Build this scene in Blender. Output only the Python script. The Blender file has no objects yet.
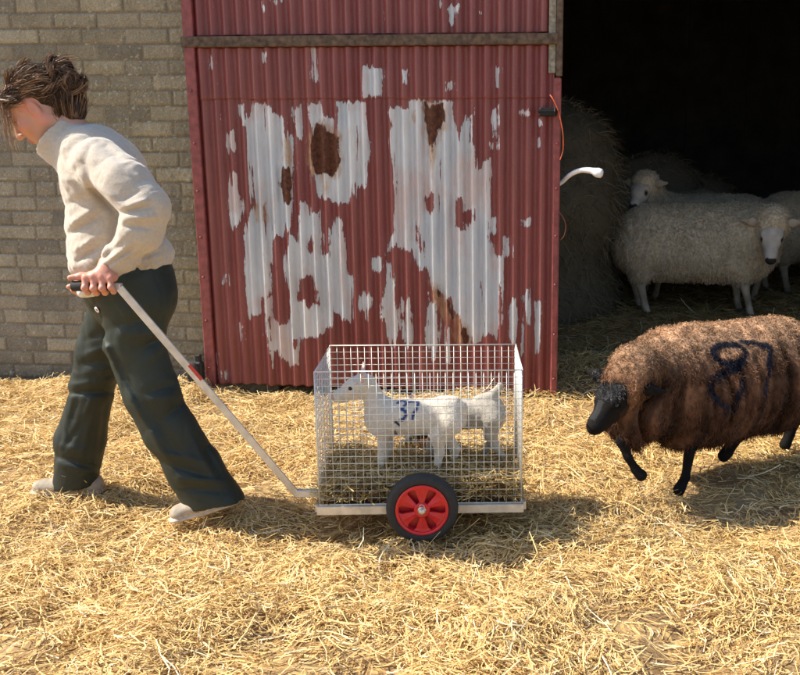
import bpy, math, random
import numpy as np
from mathutils import Vector, Matrix
from mathutils.bvhtree import BVHTree

R = math.radians
C = bpy.context.scene.collection
SC = bpy.context.scene
rng = np.random.default_rng(7)
random.seed(7)

# ------------------------------------------------------------------ camera
F_PX, CX, CY, PITCH, CAM_H = 950.0, 494.0, 337.5, 12.38, 1.34
cam_d = bpy.data.cameras.new('camera')
cam = bpy.data.objects.new('camera', cam_d); C.objects.link(cam)
cam.location = (0, 0, CAM_H)
cam.rotation_euler = (R(90 - PITCH), 0, 0)
cam_d.sensor_fit = 'HORIZONTAL'; cam_d.sensor_width = 36.0
cam_d.lens = 36.0 * F_PX / 800.0
cam_d.shift_x = -(CX - 400) / 800.0
cam_d.clip_start = 0.05; cam_d.clip_end = 3000
SC.camera = cam

# ------------------------------------------------------------------ sky, sun, exposure
SUN_EL, SUN_TRAVEL = 45.0, -4.0      # elevation; heading (deg) in which the light travels, 0 = +X
w = bpy.data.worlds.new('World'); SC.world = w; w.use_nodes = True
nt = w.node_tree; bg = nt.nodes['Background']
sky = nt.nodes.new('ShaderNodeTexSky'); sky.sky_type = 'NISHITA'; sky.sun_disc = False
sky.sun_elevation = R(SUN_EL)
# direction TO the sun (horizontal) is opposite to the travel heading
tosun = Vector((-math.cos(R(SUN_TRAVEL)), -math.sin(R(SUN_TRAVEL)), 0))
sky.sun_rotation = math.atan2(tosun.x, tosun.y)
sky.air_density = 1.0; sky.dust_density = 1.2; sky.ozone_density = 1.0
bg.inputs['Strength'].default_value = 0.13
nt.links.new(sky.outputs[0], bg.inputs['Color'])
sd = bpy.data.lights.new('sun', 'SUN'); sd.energy = 4.6; sd.angle = R(0.55); sd.color = (1.0, 0.91, 0.77)
sun = bpy.data.objects.new('sun', sd); C.objects.link(sun)
td = Vector((math.cos(R(SUN_TRAVEL)) * math.cos(R(SUN_EL)), math.sin(R(SUN_TRAVEL)) * math.cos(R(SUN_EL)), -math.sin(R(SUN_EL))))
sun.rotation_euler = td.to_track_quat('-Z', 'Y').to_euler(); sun.location = (-6, 0, 8)
SC.view_settings.view_transform = 'Standard'; SC.view_settings.look = 'None'
SC.view_settings.gamma = 1.0; SC.view_settings.use_curve_mapping = False
SC.view_settings.exposure = 0.80
SC.render.engine = 'CYCLES'
SC.cycles.max_bounces = 6

# ------------------------------------------------------------------ picture <-> place helpers
_cp, _sp = math.cos(R(PITCH)), math.sin(R(PITCH))
def ray(px, py):
    a = (px - CX) / F_PX; b = (CY - py) / F_PX
    return np.array([a, _cp + b * _sp, -_sp + b * _cp])
def P(px, py, Y):                       # point at depth Y
    d = ray(px, py); return d * (Y / d[1]) + np.array([0, 0, CAM_H])
def G(px, py, z=0.0):                   # point on the level z
    d = ray(px, py); return d * ((z - CAM_H) / d[2]) + np.array([0, 0, CAM_H])
def proj(v):
    v = np.asarray(v, float) - np.array([0, 0, CAM_H])
    zc = v[..., 1] * _cp - v[..., 2] * _sp
    yc = v[..., 1] * _sp + v[..., 2] * _cp
    return np.stack([CX + F_PX * v[..., 0] / zc, CY - F_PX * yc / zc], -1)

# ------------------------------------------------------------------ noise
def _hash(ix, iy, iz, seed):
    h = (ix.astype(np.uint32) * np.uint32(374761393) + iy.astype(np.uint32) * np.uint32(668265263)
         + iz.astype(np.uint32) * np.uint32(2147483647) + np.uint32((seed * 1013904223) & 0xffffffff))
    h = (h ^ (h >> np.uint32(13))) * np.uint32(1274126177)
    h = (h ^ (h >> np.uint32(16))) * np.uint32(2246822519)
    h = h ^ (h >> np.uint32(15))
    return (h & np.uint32(0xffffff)).astype(np.float32) / np.float32(0xffffff)
def vnoise(p, seed=0):                  # value noise -1..1
    p = np.asarray(p, np.float32)
    i = np.floor(p).astype(np.int64); f = (p - i).astype(np.float32); f = f * f * (3 - 2 * f)
    x, y, z = i[..., 0], i[..., 1], i[..., 2]
    r = 0
    for dx in (0, 1):
        wx = f[..., 0] if dx else 1 - f[..., 0]
        for dy in (0, 1):
            wy = f[..., 1] if dy else 1 - f[..., 1]
            for dz in (0, 1):
                wz = f[..., 2] if dz else 1 - f[..., 2]
                r = r + wx * wy * wz * _hash(x + dx, y + dy, z + dz, seed)
    return r * 2 - 1
def fbm(p, oct=3, seed=0):
    p = np.asarray(p, np.float32); s = 0; a = 1.0; t = 0
    for o in range(oct):
        s = s + a * vnoise(p * (2 ** o), seed + o * 17); t += a; a *= .5
    return s / t
def n2(x, y, s, seed=0, oct=2):
    return fbm(np.stack([x * s, y * s, np.zeros_like(x)], -1), oct, seed)

# ------------------------------------------------------------------ things and parts
def thing(name, label, cat, loc=(0, 0, 0), group=None):
    o = bpy.data.objects.new(name, None); C.objects.link(o)
    o.empty_display_size = .1
    o.location = tuple(float(c) for c in loc); o['label'] = label; o['category'] = cat
    if group: o['group'] = group
    return o
def tag(o, label, cat, group=None):
    o['label'] = label; o['category'] = cat
    if group: o['group'] = group
    return o
def mesh_obj(name, V, Fs, m, parent=None, smooth=True, col=None, attrs=None):
    """V: (n,3) WORLD coordinates; Fs: (m,3|4) array or list; the mesh is stored relative to its thing's base"""
    V = np.asarray(V, np.float64)
    if parent is not None:
        off = np.array(parent.location)
        pp = parent
        while pp.parent is not None:
            pp = pp.parent; off = off + np.array(pp.location)
        V = V - off
    me = bpy.data.meshes.new(name)
    if isinstance(Fs, np.ndarray):
        n, k = Fs.shape
        me.vertices.add(len(V)); me.vertices.foreach_set('co', V.astype(np.float32).ravel())
        me.loops.add(n * k); me.loops.foreach_set('vertex_index', Fs.astype(np.int32).ravel())
        me.polygons.add(n); me.polygons.foreach_set('loop_start', np.arange(0, n * k, k, dtype=np.int32))
        me.update(calc_edges=True)
    else:
        me.from_pydata([tuple(v) for v in V], [], [tuple(int(i) for i in f) for f in Fs]); me.update()
    if smooth and len(me.polygons): me.polygons.foreach_set('use_smooth', np.ones(len(me.polygons), bool))
    if col is not None:
        c = np.asarray(col, np.float32)
        if c.ndim == 1: c = np.tile(c, (len(V), 1))
        if c.shape[1] == 3: c = np.concatenate([c, np.ones((len(c), 1), np.float32)], 1)
        a = me.color_attributes.new('col', 'FLOAT_COLOR', 'POINT'); a.data.foreach_set('color', c.ravel())
    for k, v in (attrs or {}).items():
        a = me.attributes.new(k, 'FLOAT', 'POINT'); a.data.foreach_set('value', np.asarray(v, np.float32))
    if m is not None: me.materials.append(m)
    o = bpy.data.objects.new(name, me); C.objects.link(o)
    if parent is not None: o.parent = parent
    return o

class MB:                                # collects boxes, tubes, lathes into ONE mesh
    def __init__(s): s.v = []; s.f = []; s.n = 0
    def add(s, V, Fs):
        V = np.asarray(V, float); s.v.append(V); s.f += [tuple(i + s.n for i in f) for f in Fs]; s.n += len(V); return s
    def box(s, c, size, ax=None, bev=0.0):
        hx, hy, hz = [q / 2 for q in size]; b = min(bev, hx * .9, hy * .9, hz * .9)
        if b <= 0:
            V = [(x, y, z) for x in (-hx, hx) for y in (-hy, hy) for z in (-hz, hz)]
            Fs = [(0, 1, 3, 2), (4, 6, 7, 5), (0, 4, 5, 1), (2, 3, 7, 6), (0, 2, 6, 4), (1, 5, 7, 3)]
        else:
            V = []; idx = {}
            for x in (-1, 1):
                for y in (-1, 1):
                    for z in (-1, 1):
                        for a in range(3):
                            q = [x * (hx - b), y * (hy - b), z * (hz - b)]
                            q[a] = (x * hx, y * hy, z * hz)[a]
                            idx[(x, y, z, a)] = len(V); V.append(q)
            Fs = []
            I = idx
            for a in range(3):
                o = [i for i in range(3) if i != a]
                for sg in (-1, 1):
                    ring = []
                    for (p, q) in ((-1, -1), (1, -1), (1, 1), (-1, 1)):
                        k = [0, 0, 0]; k[a] = sg; k[o[0]] = p; k[o[1]] = q
                        ring.append(I[(k[0], k[1], k[2], a)])
                    flip = (sg > 0) == (a == 1)
                    Fs.append(tuple(ring[::-1] if flip else ring))
            for a in range(3):              # edges along axis a
                o = [i for i in range(3) if i != a]
                for p in (-1, 1):
                    for q in (-1, 1):
                        def key(t, face):
                            k = [0, 0, 0]; k[a] = t; k[o[0]] = p; k[o[1]] = q; return I[(k[0], k[1], k[2], face)]
                        r = [key(-1, o[0]), key(1, o[0]), key(1, o[1]), key(-1, o[1])]
                        Fs.append(tuple(r))
            for x in (-1, 1):
                for y in (-1, 1):
                    for z in (-1, 1): Fs.append((I[(x, y, z, 0)], I[(x, y, z, 1)], I[(x, y, z, 2)]))
        V = np.array(V, float)
        if ax is not None: V = V @ np.array(ax, float)      # rows of ax: world directions of local x,y,z
        return s.add(V + np.array(c, float), Fs)
    def tube(s, pts, r, n=8, caps=True):
        pts = np.array(pts, float); m = len(pts)
        r = np.full(m, r) if np.isscalar(r) else np.array(r, float)
        T = np.gradient(pts, axis=0); T /= np.linalg.norm(T, axis=1)[:, None] + 1e-12
        up = np.array([0, 0, 1.0]) if abs(T[0][2]) < .9 else np.array([1.0, 0, 0])
        V = []
        u = np.cross(T[0], up); u /= np.linalg.norm(u)
        for i in range(m):
            u = u - T[i] * np.dot(u, T[i]); u /= np.linalg.norm(u); v = np.cross(T[i], u)
            for k in range(n):
                a = 2 * math.pi * (k + .5) / n
                V.append(pts[i] + r[i] * (math.cos(a) * u + math.sin(a) * v))
        Fs = [(i * n + k, i * n + (k + 1) % n, (i + 1) * n + (k + 1) % n, (i + 1) * n + k) for i in range(m - 1) for k in range(n)]
        if caps: Fs += [tuple(range(n))[::-1], tuple((m - 1) * n + k for k in range(n))]
        return s.add(V, Fs)
    def lathe(s, c, axis, prof, n=48):       # prof: list (radius, offset along axis)
        axis = np.array(axis, float); axis /= np.linalg.norm(axis)
        up = np.array([0, 0, 1.0]) if abs(axis[2]) < .9 else np.array([1.0, 0, 0])
        u = np.cross(axis, up); u /= np.linalg.norm(u); v = np.cross(axis, u)
        V = []; m = len(prof)
        for (rr, h) in prof:
            for k in range(n):
                a = 2 * math.pi * k / n; V.append(np.array(c) + axis * h + rr * (math.cos(a) * u + math.sin(a) * v))
        Fs = [(i * n + k, (i + 1) * n + k, (i + 1) * n + (k + 1) % n, i * n + (k + 1) % n) for i in range(m - 1) for k in range(n)]
        return s.add(V, Fs)
    def build(s, name, m, parent=None, smooth=False, col=None):
        o = mesh_obj(name, np.concatenate(s.v), s.f, m, parent, smooth, col)
        return o

# ------------------------------------------------------------------ materials
def mat(name, col=(.5, .5, .5), rough=.7, metal=0.0, attr=False, noise=None, bump=None, sheen=0, spec=.5, sss=0, coat=0, trans=0):
    m = bpy.data.materials.new(name); m.use_nodes = True
    t = m.node_tree; b = t.nodes['Principled BSDF']; L = t.links.new
    b.inputs['Roughness'].default_value = rough; b.inputs['Metallic'].default_value = metal
    b.inputs['Specular IOR Level'].default_value = spec
    if sheen: b.inputs['Sheen Weight'].default_value = sheen; b.inputs['Sheen Roughness'].default_value = .5
    if sss: b.inputs['Subsurface Weight'].default_value = sss; b.inputs['Subsurface Radius'].default_value = (.012, .005, .003); b.inputs['Subsurface Scale'].default_value = 1.0
    if coat: b.inputs['Coat Weight'].default_value = coat
    tc = t.nodes.new('ShaderNodeTexCoord')
    if attr:
        a = t.nodes.new('ShaderNodeAttribute'); a.attribute_name = 'col'; base = a.outputs['Color']
    else:
        rgb = t.nodes.new('ShaderNodeRGB'); rgb.outputs[0].default_value = (*col, 1); base = rgb.outputs[0]
    if noise:                                # (scale, amount, second colour factor)
        n = t.nodes.new('ShaderNodeTexNoise'); n.inputs['Scale'].default_value = noise[0]; n.inputs['Detail'].default_value = 6
        L(tc.outputs['Object'], n.inputs['Vector'])
        mr = t.nodes.new('ShaderNodeMapRange'); mr.inputs[1].default_value = .3; mr.inputs[2].default_value = .7
        mr.inputs[3].default_value = 1 - noise[1]; mr.inputs[4].default_value = 1 + noise[1] * .6
        L(n.outputs['Fac'], mr.inputs[0])
        mx = t.nodes.new('ShaderNodeVectorMath'); mx.operation = 'SCALE'
        L(base, mx.inputs[0]); L(mr.outputs[0], mx.inputs['Scale']); base = mx.outputs[0]
    L(base, b.inputs['Base Color'])
    if bump:                                 # (scale, strength, distance)
        n = t.nodes.new('ShaderNodeTexNoise'); n.inputs['Scale'].default_value = bump[0]; n.inputs['Detail'].default_value = 8
        n.inputs['Roughness'].default_value = .65
        L(tc.outputs['Object'], n.inputs['Vector'])
        bp = t.nodes.new('ShaderNodeBump'); bp.inputs['Strength'].default_value = bump[1]; bp.inputs['Distance'].default_value = bump[2]
        L(n.outputs['Fac'], bp.inputs['Height']); L(bp.outputs[0], b.inputs['Normal'])
    if trans:
        b.inputs['Transmission Weight'].default_value = 0
        tr = t.nodes.new('ShaderNodeBsdfTranslucent'); L(base, tr.inputs['Color'])
        ms = t.nodes.new('ShaderNodeMixShader'); ms.inputs[0].default_value = trans
        L(b.outputs[0], ms.inputs[1]); L(tr.outputs[0], ms.inputs[2]); L(ms.outputs[0], t.nodes['Material Output'].inputs['Surface'])
    return m

# ------------------------------------------------------------------ implicit surfaces (organic bodies)
class SDF:
    def __init__(s, res, k=.03): s.res = res; s.k = k; s.pr = []
    def cap(s, a, b, ra, rb=None, k=None, sub=False, flat=None):
        rb = ra if rb is None else rb
        s.pr.append(('c', np.array(a, float), np.array(b, float), ra, rb, s.k if k is None else k, sub, flat)); return s
    def chain(s, pts, rs, k=None, flat=None):
        for i in range(len(pts) - 1): s.cap(pts[i], pts[i + 1], rs[i], rs[i + 1], k, flat=flat)
        return s
    def ell(s, c, r, ax=None, k=None, sub=False):
        s.pr.append(('e', np.array(c, float), np.array(r, float), None if ax is None else np.array(ax, float), 0, s.k if k is None else k, sub, None)); return s
    def bounds(s):
        lo = []; hi = []
        for p in s.pr:
            if p[6]: continue
            if p[0] == 'c':
                q = max(p[3], p[4]); lo.append(np.minimum(p[1], p[2]) - q); hi.append(np.maximum(p[1], p[2]) + q)
            else:
                q = p[2].max(); lo.append(p[1] - q); hi.append(p[1] + q)
        return np.min(lo, 0), np.max(hi, 0)
    def evalpts(s, X):
        d = None
        for (ty, a, b, c, e, k, sub, fl) in s.pr:
            if ty == 'c':
                pa = X - a.astype(np.float32); ba = (b - a).astype(np.float32)
                if fl is not None:              # fl = (axis, factor): squash along an axis
                    axv = np.array(fl[0], np.float32); axv /= np.linalg.norm(axv)
                    comp = pa @ axv; pa = pa + (comp * (1 / fl[1] - 1))[..., None] * axv
                    ba = ba + (float(ba @ axv) * (1 / fl[1] - 1)) * axv
                t = np.clip((pa @ ba) / max(float(ba @ ba), 1e-9), 0, 1)
                q = np.sqrt(((pa - t[..., None] * ba) ** 2).sum(-1)) - (c + (e - c) * t)
            else:
                pa = X - a.astype(np.float32)
                if c is not None: pa = pa @ c.T.astype(np.float32)
                bb = b.astype(np.float32)
                k0 = np.sqrt(((pa / bb) ** 2).sum(-1)) + 1e-9; k1 = np.sqrt(((pa / bb ** 2) ** 2).sum(-1)) + 1e-9
                q = k0 * (k0 - 1) / k1
            if d is None: d = q; continue
            if sub == 2: d = d + 0
            if sub:
                q = -q; h = np.maximum(k - np.abs(d - q), 0) / k; d = np.maximum(d, q) + h * h * k * .25
            else:
                h = np.maximum(k - np.abs(d - q), 0) / k; d = np.minimum(d, q) - h * h * k * .25
        return d
    def mesh(s, disp=None, smooth=0):
        lo, hi = s.bounds(); r = s.res; lo = lo - 3.5 * r; hi = hi + 3.5 * r
        n = np.ceil((hi - lo) / r).astype(int) + 1
        xs, ys, zs = [(lo[i] + np.arange(n[i]) * r).astype(np.float32) for i in range(3)]
        F = np.empty(n, np.float32)
        YY, ZZ = np.meshgrid(ys, zs, indexing='ij')
        step = max(1, int(400000 / (n[1] * n[2])))
        for i in range(0, n[0], step):
            xx = xs[i:i + step]
            X = np.empty((len(xx), n[1], n[2], 3), np.float32)
            X[..., 0] = xx[:, None, None]; X[..., 1] = YY; X[..., 2] = ZZ
            d = s.evalpts(X)
            if disp is not None:
                m = np.abs(d) < .06
                if m.any(): d[m] -= disp(X[m])
            F[i:i + step] = d
        return surface_nets(F, lo, r)
def surface_nets(F, lo, r):
    ins = F < 0
    c = np.zeros([q - 1 for q in F.shape], np.int8)
    for dx in (0, 1):
        for dy in (0, 1):
            for dz in (0, 1):
                c += ins[dx:dx + c.shape[0], dy:dy + c.shape[1], dz:dz + c.shape[2]]
    act = (c > 0) & (c < 8)
    I = np.argwhere(act); idm = np.full(act.shape, -1, np.int64); idm[act] = np.arange(len(I))
    cor = {}
    for dx in (0, 1):
        for dy in (0, 1):
            for dz in (0, 1): cor[(dx, dy, dz)] = F[I[:, 0] + dx, I[:, 1] + dy, I[:, 2] + dz]
    S = np.zeros((len(I), 3)); N = np.zeros(len(I))
    for a in range(3):
        o = [q for q in range(3) if q != a]
        for p in (0, 1):
            for q in (0, 1):
                k0 = [0, 0, 0]; k0[o[0]] = p; k0[o[1]] = q; k1 = list(k0); k1[a] = 1
                f0 = cor[tuple(k0)]; f1 = cor[tuple(k1)]; m = (f0 < 0) != (f1 < 0)
                t = np.where(m, f0 / np.where(m, f0 - f1, 1), 0)
                pt = np.tile(np.array(k0, float), (len(I), 1)); pt[:, a] += t
                S += np.where(m[:, None], pt, 0); N += m
    V = (I + S / N[:, None]) * r + lo
    Q = []
    for a in range(3):
        b_, c_ = [(1, 2), (2, 0), (0, 1)][a]
        sl0 = [slice(1, -1)] * 3; sl1 = [slice(1, -1)] * 3
        sl0[a] = slice(0, -1); sl1[a] = slice(1, None)
        s0 = ins[tuple(sl0)]; s1 = ins[tuple(sl1)]
        E = np.argwhere(s0 != s1); base = E.copy(); base[:, b_] += 1; base[:, c_] += 1
        fl = s0[tuple(E.T)]
        def cell(db, dc):
            q = base.copy(); q[:, b_] -= db; q[:, c_] -= dc; return idm[tuple(q.T)]
        quad = np.stack([cell(1, 1), cell(0, 1), cell(0, 0), cell(1, 0)], 1)
        quad[~fl] = quad[~fl][:, ::-1]
        Q.append(quad[(quad >= 0).all(1)])
    return V, np.concatenate(Q)
def vnormals(V, Q):
    a = V[Q[:, 2]] - V[Q[:, 0]]; b = V[Q[:, 3]] - V[Q[:, 1]]
    n = np.cross(a, b); N = np.zeros_like(V)
    for k in range(4): np.add.at(N, Q[:, k], n)
    return N / (np.linalg.norm(N, axis=1)[:, None] + 1e-12)
def sample(V, Q, n, wfun=None):
    a, b, c_, d = [V[Q[:, i]] for i in range(4)]
    ar = np.linalg.norm(np.cross(c_ - a, d - b), axis=1) * .5
    if wfun is not None: ar = ar * wfun((a + b + c_ + d) / 4)
    pr = ar / ar.sum(); f = rng.choice(len(Q), n, p=pr)
    u = rng.random((n, 1)); v = rng.random((n, 1))
    p = (a[f] * (1 - u) + b[f] * u) * (1 - v) + (d[f] * (1 - u) + c_[f] * u) * v
    nn = np.cross(c_[f] - a[f], d[f] - b[f]); nn /= np.linalg.norm(nn, axis=1)[:, None] + 1e-12
    return p, nn
def unit(v): return v / (np.linalg.norm(v, axis=-1, keepdims=True) + 1e-12)
def ribbons(name, PTS, width, m, parent, col, sidehint=None, taper=.35, smooth=True):
    """PTS (N,S,3) centre lines; width (N,) ; col (N,3)"""
    N, S, _ = PTS.shape
    T = unit(np.gradient(PTS, axis=1))
    h = rng.normal(size=(N, 1, 3)) if sidehint is None else sidehint[:, None, :]
    side = unit(np.cross(T, h))
    tp = 1 - (1 - taper) * np.linspace(0, 1, S) ** 1.5
    W = (width[:, None] * tp[None, :] * .5)[..., None]
    V = np.stack([PTS - side * W, PTS + side * W], 2).reshape(-1, 3)
    base = (np.arange(N) * S * 2)[:, None]; k = np.arange(S - 1)[None, :] * 2
    q = np.stack([base + k, base + k + 1, base + k + 3, base + k + 2], -1).reshape(-1, 4)
    cc = np.repeat(col, S * 2, axis=0)
    return mesh_obj(name, V, q, m, parent, smooth, cc)
def inpoly(Q, poly):
    poly = np.array(poly, float); x, y = Q[:, 0], Q[:, 1]; ins = np.zeros(len(Q), bool); d = np.full(len(Q), 1e9)
    n = len(poly)
    for i in range(n):
        a, b = poly[i], poly[(i + 1) % n]
        cnd = ((a[1] > y) != (b[1] > y))
        with np.errstate(divide='ignore', invalid='ignore'):
            xi = a[0] + (y - a[1]) / (b[1] - a[1] if b[1] != a[1] else 1e-9) * (b[0] - a[0])
        ins ^= cnd & (x < xi)
        ab = b - a; t = np.clip(((Q - a) @ ab) / max(ab @ ab, 1e-9), 0, 1)
        d = np.minimum(d, np.linalg.norm(Q - a - t[:, None] * ab, axis=1))
    return np.where(ins, d, -d)
def ray_hits(V, Q, lines):               # picture strokes laid on the surface they are painted on
    bv = BVHTree.FromPolygons([Vector(v) for v in V], [tuple(int(i) for i in f) for f in Q]); out = []
    for L_ in lines:
        pts = []
        for a, b in zip(L_[:-1], L_[1:]):
            for t in np.linspace(0, 1, 4, endpoint=False): pts.append((a[0] + (b[0] - a[0]) * t, a[1] + (b[1] - a[1]) * t))
        pts.append(L_[-1]); hs = []
        for p in pts:
            h = bv.ray_cast(Vector((0, 0, CAM_H)), Vector(ray(*p)).normalized())
            if h[0] is not None: hs.append(np.array(h[0]))
        if len(hs) > 1: out.append(hs)
    return out
def polydist(Q, line):                   # distance of 2-D points to a polyline
    line = np.array(line, float); d = np.full(len(Q), 1e9)
    for a, b in zip(line[:-1], line[1:]):
        ab = b - a; t = np.clip(((Q - a) @ ab) / max(ab @ ab, 1e-9), 0, 1)
        d = np.minimum(d, np.linalg.norm(Q - a - t[:, None] * ab, axis=1))
    return d
# ================================================================== THE SETTING
# the barn's front runs along E1 (to the right, coming slightly nearer); N1 points away from the camera
O1 = G(210, 387); TH = R(5.9)
E1 = np.array([math.cos(TH), -math.sin(TH), 0]); N1 = np.array([math.sin(TH), math.cos(TH), 0]); Z1 = np.array([0, 0, 1.0])
AX = [E1, N1, Z1]
def W(x, n, z): return O1 + E1 * x + N1 * n + Z1 * z           # barn coordinates: along, into, up
def wall_xy(px, py, n=0.0):                                      # where a picture ray meets the plane n
    d = ray(px, py); o = np.array([0, 0, CAM_H]); q = O1 + N1 * n
    t = ((q - o) @ N1) / (d @ N1); p = o + d * t - O1
    return float(p @ E1), float(p[2])
DOOR_W = wall_xy(557, 396)[0]

def ground_h(x, y):
    x = np.asarray(x, float); y = np.asarray(y, float)
    h = .034 * n2(x, y, 1.1, 3, 2) + .026 * n2(x, y, 3.3, 5, 2) + .022 * np.clip(n2(x, y, 6.5, 8, 2), -.4, 1)
    n = (x - O1[0]) * N1[0] + (y - O1[1]) * N1[1]; e = (x - O1[0]) * E1[0] + (y - O1[1]) * E1[1]
    bank = np.clip(1 - np.abs(n + .03) / .30, 0, 1) * .045 * (e < 0.02) * (.6 + .6 * n2(x, y, 5, 4, 1))
    inside = np.clip((n - .1) / 1.2, 0, 1) * .10
    far = np.clip((np.hypot(x, y) - 9) / 10, 0, 1)
    return (h * (1 - .5 * inside / .1) + bank) * (1 - far) + inside * (1 - far) - .012
# ground sheet: fine where seen, coarse out to the horizon
def gaxis(lo, hi, st, far):
    a = list(np.arange(lo, hi + 1e-6, st)); q = st; x = lo
    L = []
    while x > -far: q *= 1.35; x -= q; L.append(x)
    q = st; x = hi; Rr = []
    while x < far: q *= 1.35; x += q; Rr.append(x)
    return np.array(L[::-1] + a + Rr)
gx = gaxis(-3.2, 4.2, .03, 1200); gy = gaxis(.8, 10.5, .03, 1200)
GX, GY = np.meshgrid(gx, gy, indexing='ij')
GV = np.stack([GX, GY, ground_h(GX.ravel(), GY.ravel()).reshape(GX.shape)], -1).reshape(-1, 3)
ii, jj = np.meshgrid(np.arange(len(gx) - 1), np.arange(len(gy) - 1), indexing='ij'); b0 = (ii * len(gy) + jj).ravel()
GQ = np.stack([b0, b0 + len(gy), b0 + len(gy) + 1, b0 + 1], 1)
def ground_mat():
    m = bpy.data.materials.new('earth_and_chaff'); m.use_nodes = True; t = m.node_tree; L = t.links.new
    b = t.nodes['Principled BSDF']; b.inputs['Roughness'].default_value = .9; b.inputs['Specular IOR Level'].default_value = .2
    tc = t.nodes.new('ShaderNodeTexCoord')
    def noise(sc, det=6, stretch=None, rot=0):
        n = t.nodes.new('ShaderNodeTexNoise'); n.inputs['Scale'].default_value = sc; n.inputs['Detail'].default_value = det
        if stretch:
            mp = t.nodes.new('ShaderNodeMapping'); mp.inputs['Scale'].default_value = stretch; mp.inputs['Rotation'].default_value = (0, 0, rot)
            L(tc.outputs['Object'], mp.inputs[0]); L(mp.outputs[0], n.inputs['Vector'])
        else: L(tc.outputs['Object'], n.inputs['Vector'])
        return n.outputs['Fac']
    def ramp(f, a, b_):
        r = t.nodes.new('ShaderNodeValToRGB'); r.color_ramp.elements[0].position = a[0]; r.color_ramp.elements[0].color = (*a[1], 1)
        r.color_ramp.elements[1].position = b_[0]; r.color_ramp.elements[1].color = (*b_[1], 1); L(f, r.inputs[0]); return r.outputs[0]
    base = ramp(noise(3, 8), (.35, (.20, .125, .065)), (.65, (.38, .255, .125)))
    f1 = ramp(noise(60, 4, (1, .12, 1), .6), (.56, (0, 0, 0)), (.62, (1, 1, 1)))
    f2 = ramp(noise(70, 4, (.12, 1, 1), .9), (.56, (0, 0, 0)), (.62, (1, 1, 1)))
    mx = t.nodes.new('ShaderNodeMix'); mx.data_type = 'RGBA'; mx.blend_type = 'LIGHTEN'; mx.inputs[0].default_value = 1
    L(f1, mx.inputs[6]); L(f2, mx.inputs[7])
    m2 = t.nodes.new('ShaderNodeMix'); m2.data_type = 'RGBA'; L(mx.outputs[2], m2.inputs[0]); L(base, m2.inputs[6]); m2.inputs[7].default_value = (.52, .36, .15, 1)
    L(m2.outputs[2], b.inputs['Base Color'])
    bp = t.nodes.new('ShaderNodeBump'); bp.inputs['Strength'].default_value = .8; bp.inputs['Distance'].default_value = .01
    L(noise(45, 8), bp.inputs['Height']); L(bp.outputs[0], b.inputs['Normal'])
    return m
g = mesh_obj('ground', GV, GQ, ground_mat()); g['kind'] = 'structure'

# ---- loose straw
M_straw = mat('straw', attr=True, rough=.55, spec=.35, noise=(25, .12), trans=.12)
def straw_colors(n, kind=0):
    a = np.array([.74, .50, .19]); b = np.array([.86, .65, .31]); c = np.array([.42, .25, .085]); d = np.array([.88, .76, .50])
    r = rng.random((n, 1)); q = rng.random((n, 1))
    col = a * (1 - q) + b * q
    col = np.where(r < .16, c * (.75 + .5 * q), col); col = np.where(r > .93, d, col)
    return np.clip(col * (.86 + .28 * rng.random((n, 1))), 0, .92)
def lay_straw(name, xy, lift, lens, wid, hfun, parent=None, tilt=.20, cols=None, stuff=True, bend=.9, S=5):
    n = len(xy); ang = rng.random(n) * 2 * np.pi
    # swirl: neighbouring stems share a direction, so they lie in tangled wads
    sw = n2(xy[:, 0], xy[:, 1], 2.6, 21, 2) * 4.2
    al = rng.random(n) < .55; ang = np.where(al, sw + rng.normal(0, .45, n), ang)
    d = np.stack([np.cos(ang), np.sin(ang)], -1); pr = np.stack([-d[:, 1], d[:, 0]], -1)
    s = np.linspace(-.5, .5, S)[None, :]; bd = rng.normal(0, bend, (n, 1))
    kink = np.where(rng.random((n, 1)) < .35, rng.normal(0, 1.3, (n, 1)), 0)
    along = s * lens[:, None]; off = (bd * (s ** 2 - .08) + kink * np.maximum(s, 0) * .5) * lens[:, None]
    X = xy[:, 0:1] + d[:, 0:1] * along + pr[:, 0:1] * off
    Y = xy[:, 1:2] + d[:, 1:2] * along + pr[:, 1:2] * off
    Z = hfun(X.ravel(), Y.ravel()).reshape(X.shape)
    tl = rng.normal(0, tilt, (n, 1)); z0 = lift[:, None] + tl * along
    up = rng.random((n, 1)) < .08; z0 = z0 + np.where(up, np.abs(s + .5) ** 2 * lens[:, None] * rng.random((n, 1)) * .5, 0)
    Z = Z + np.maximum(z0, .002)
    PTS = np.stack([X, Y, Z], -1)
    hint = unit(np.array([0, 0, 1.0]) + rng.normal(0, .45, (n, 3)))
    o = ribbons(name, PTS, wid, M_straw, parent, straw_colors(n) if cols is None else cols, hint, .7, smooth=False)
    if stuff: o['kind'] = 'stuff'
    return o
def straw_points(n, x0, x1, y0, y1):
    xy = np.stack([rng.uniform(x0, x1, n * 2), rng.uniform(y0, y1, n * 2)], -1)
    # keep mostly the part in or near the view, and thin it over bare patches
    wgt = .52 + .85 * n2(xy[:, 0], xy[:, 1], 2.3, 31, 3)
    nn = (xy - O1[:2]) @ N1[:2]; wgt = wgt * np.where((nn > -1.15) & (nn < -.25), .62, 1)
    inview = np.abs(xy[:, 0] + .10 * xy[:, 1]) < .62 * xy[:, 1] + .35
    wgt = wgt * np.where(inview, 1, .25)
    keep = rng.random(len(xy)) < np.clip(wgt, .06, 1)
    return xy[keep]
def mound(xy): return np.clip(n2(xy[:, 0], xy[:, 1], 3.1, 41, 3), -.6, 1) * .5 + .35
def outside(xy): 
    nn = (xy - O1[:2]) @ N1[:2]; ee = (xy - O1[:2]) @ E1[:2]
    return (nn < -.03) | (ee > DOOR_W - .05)
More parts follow.
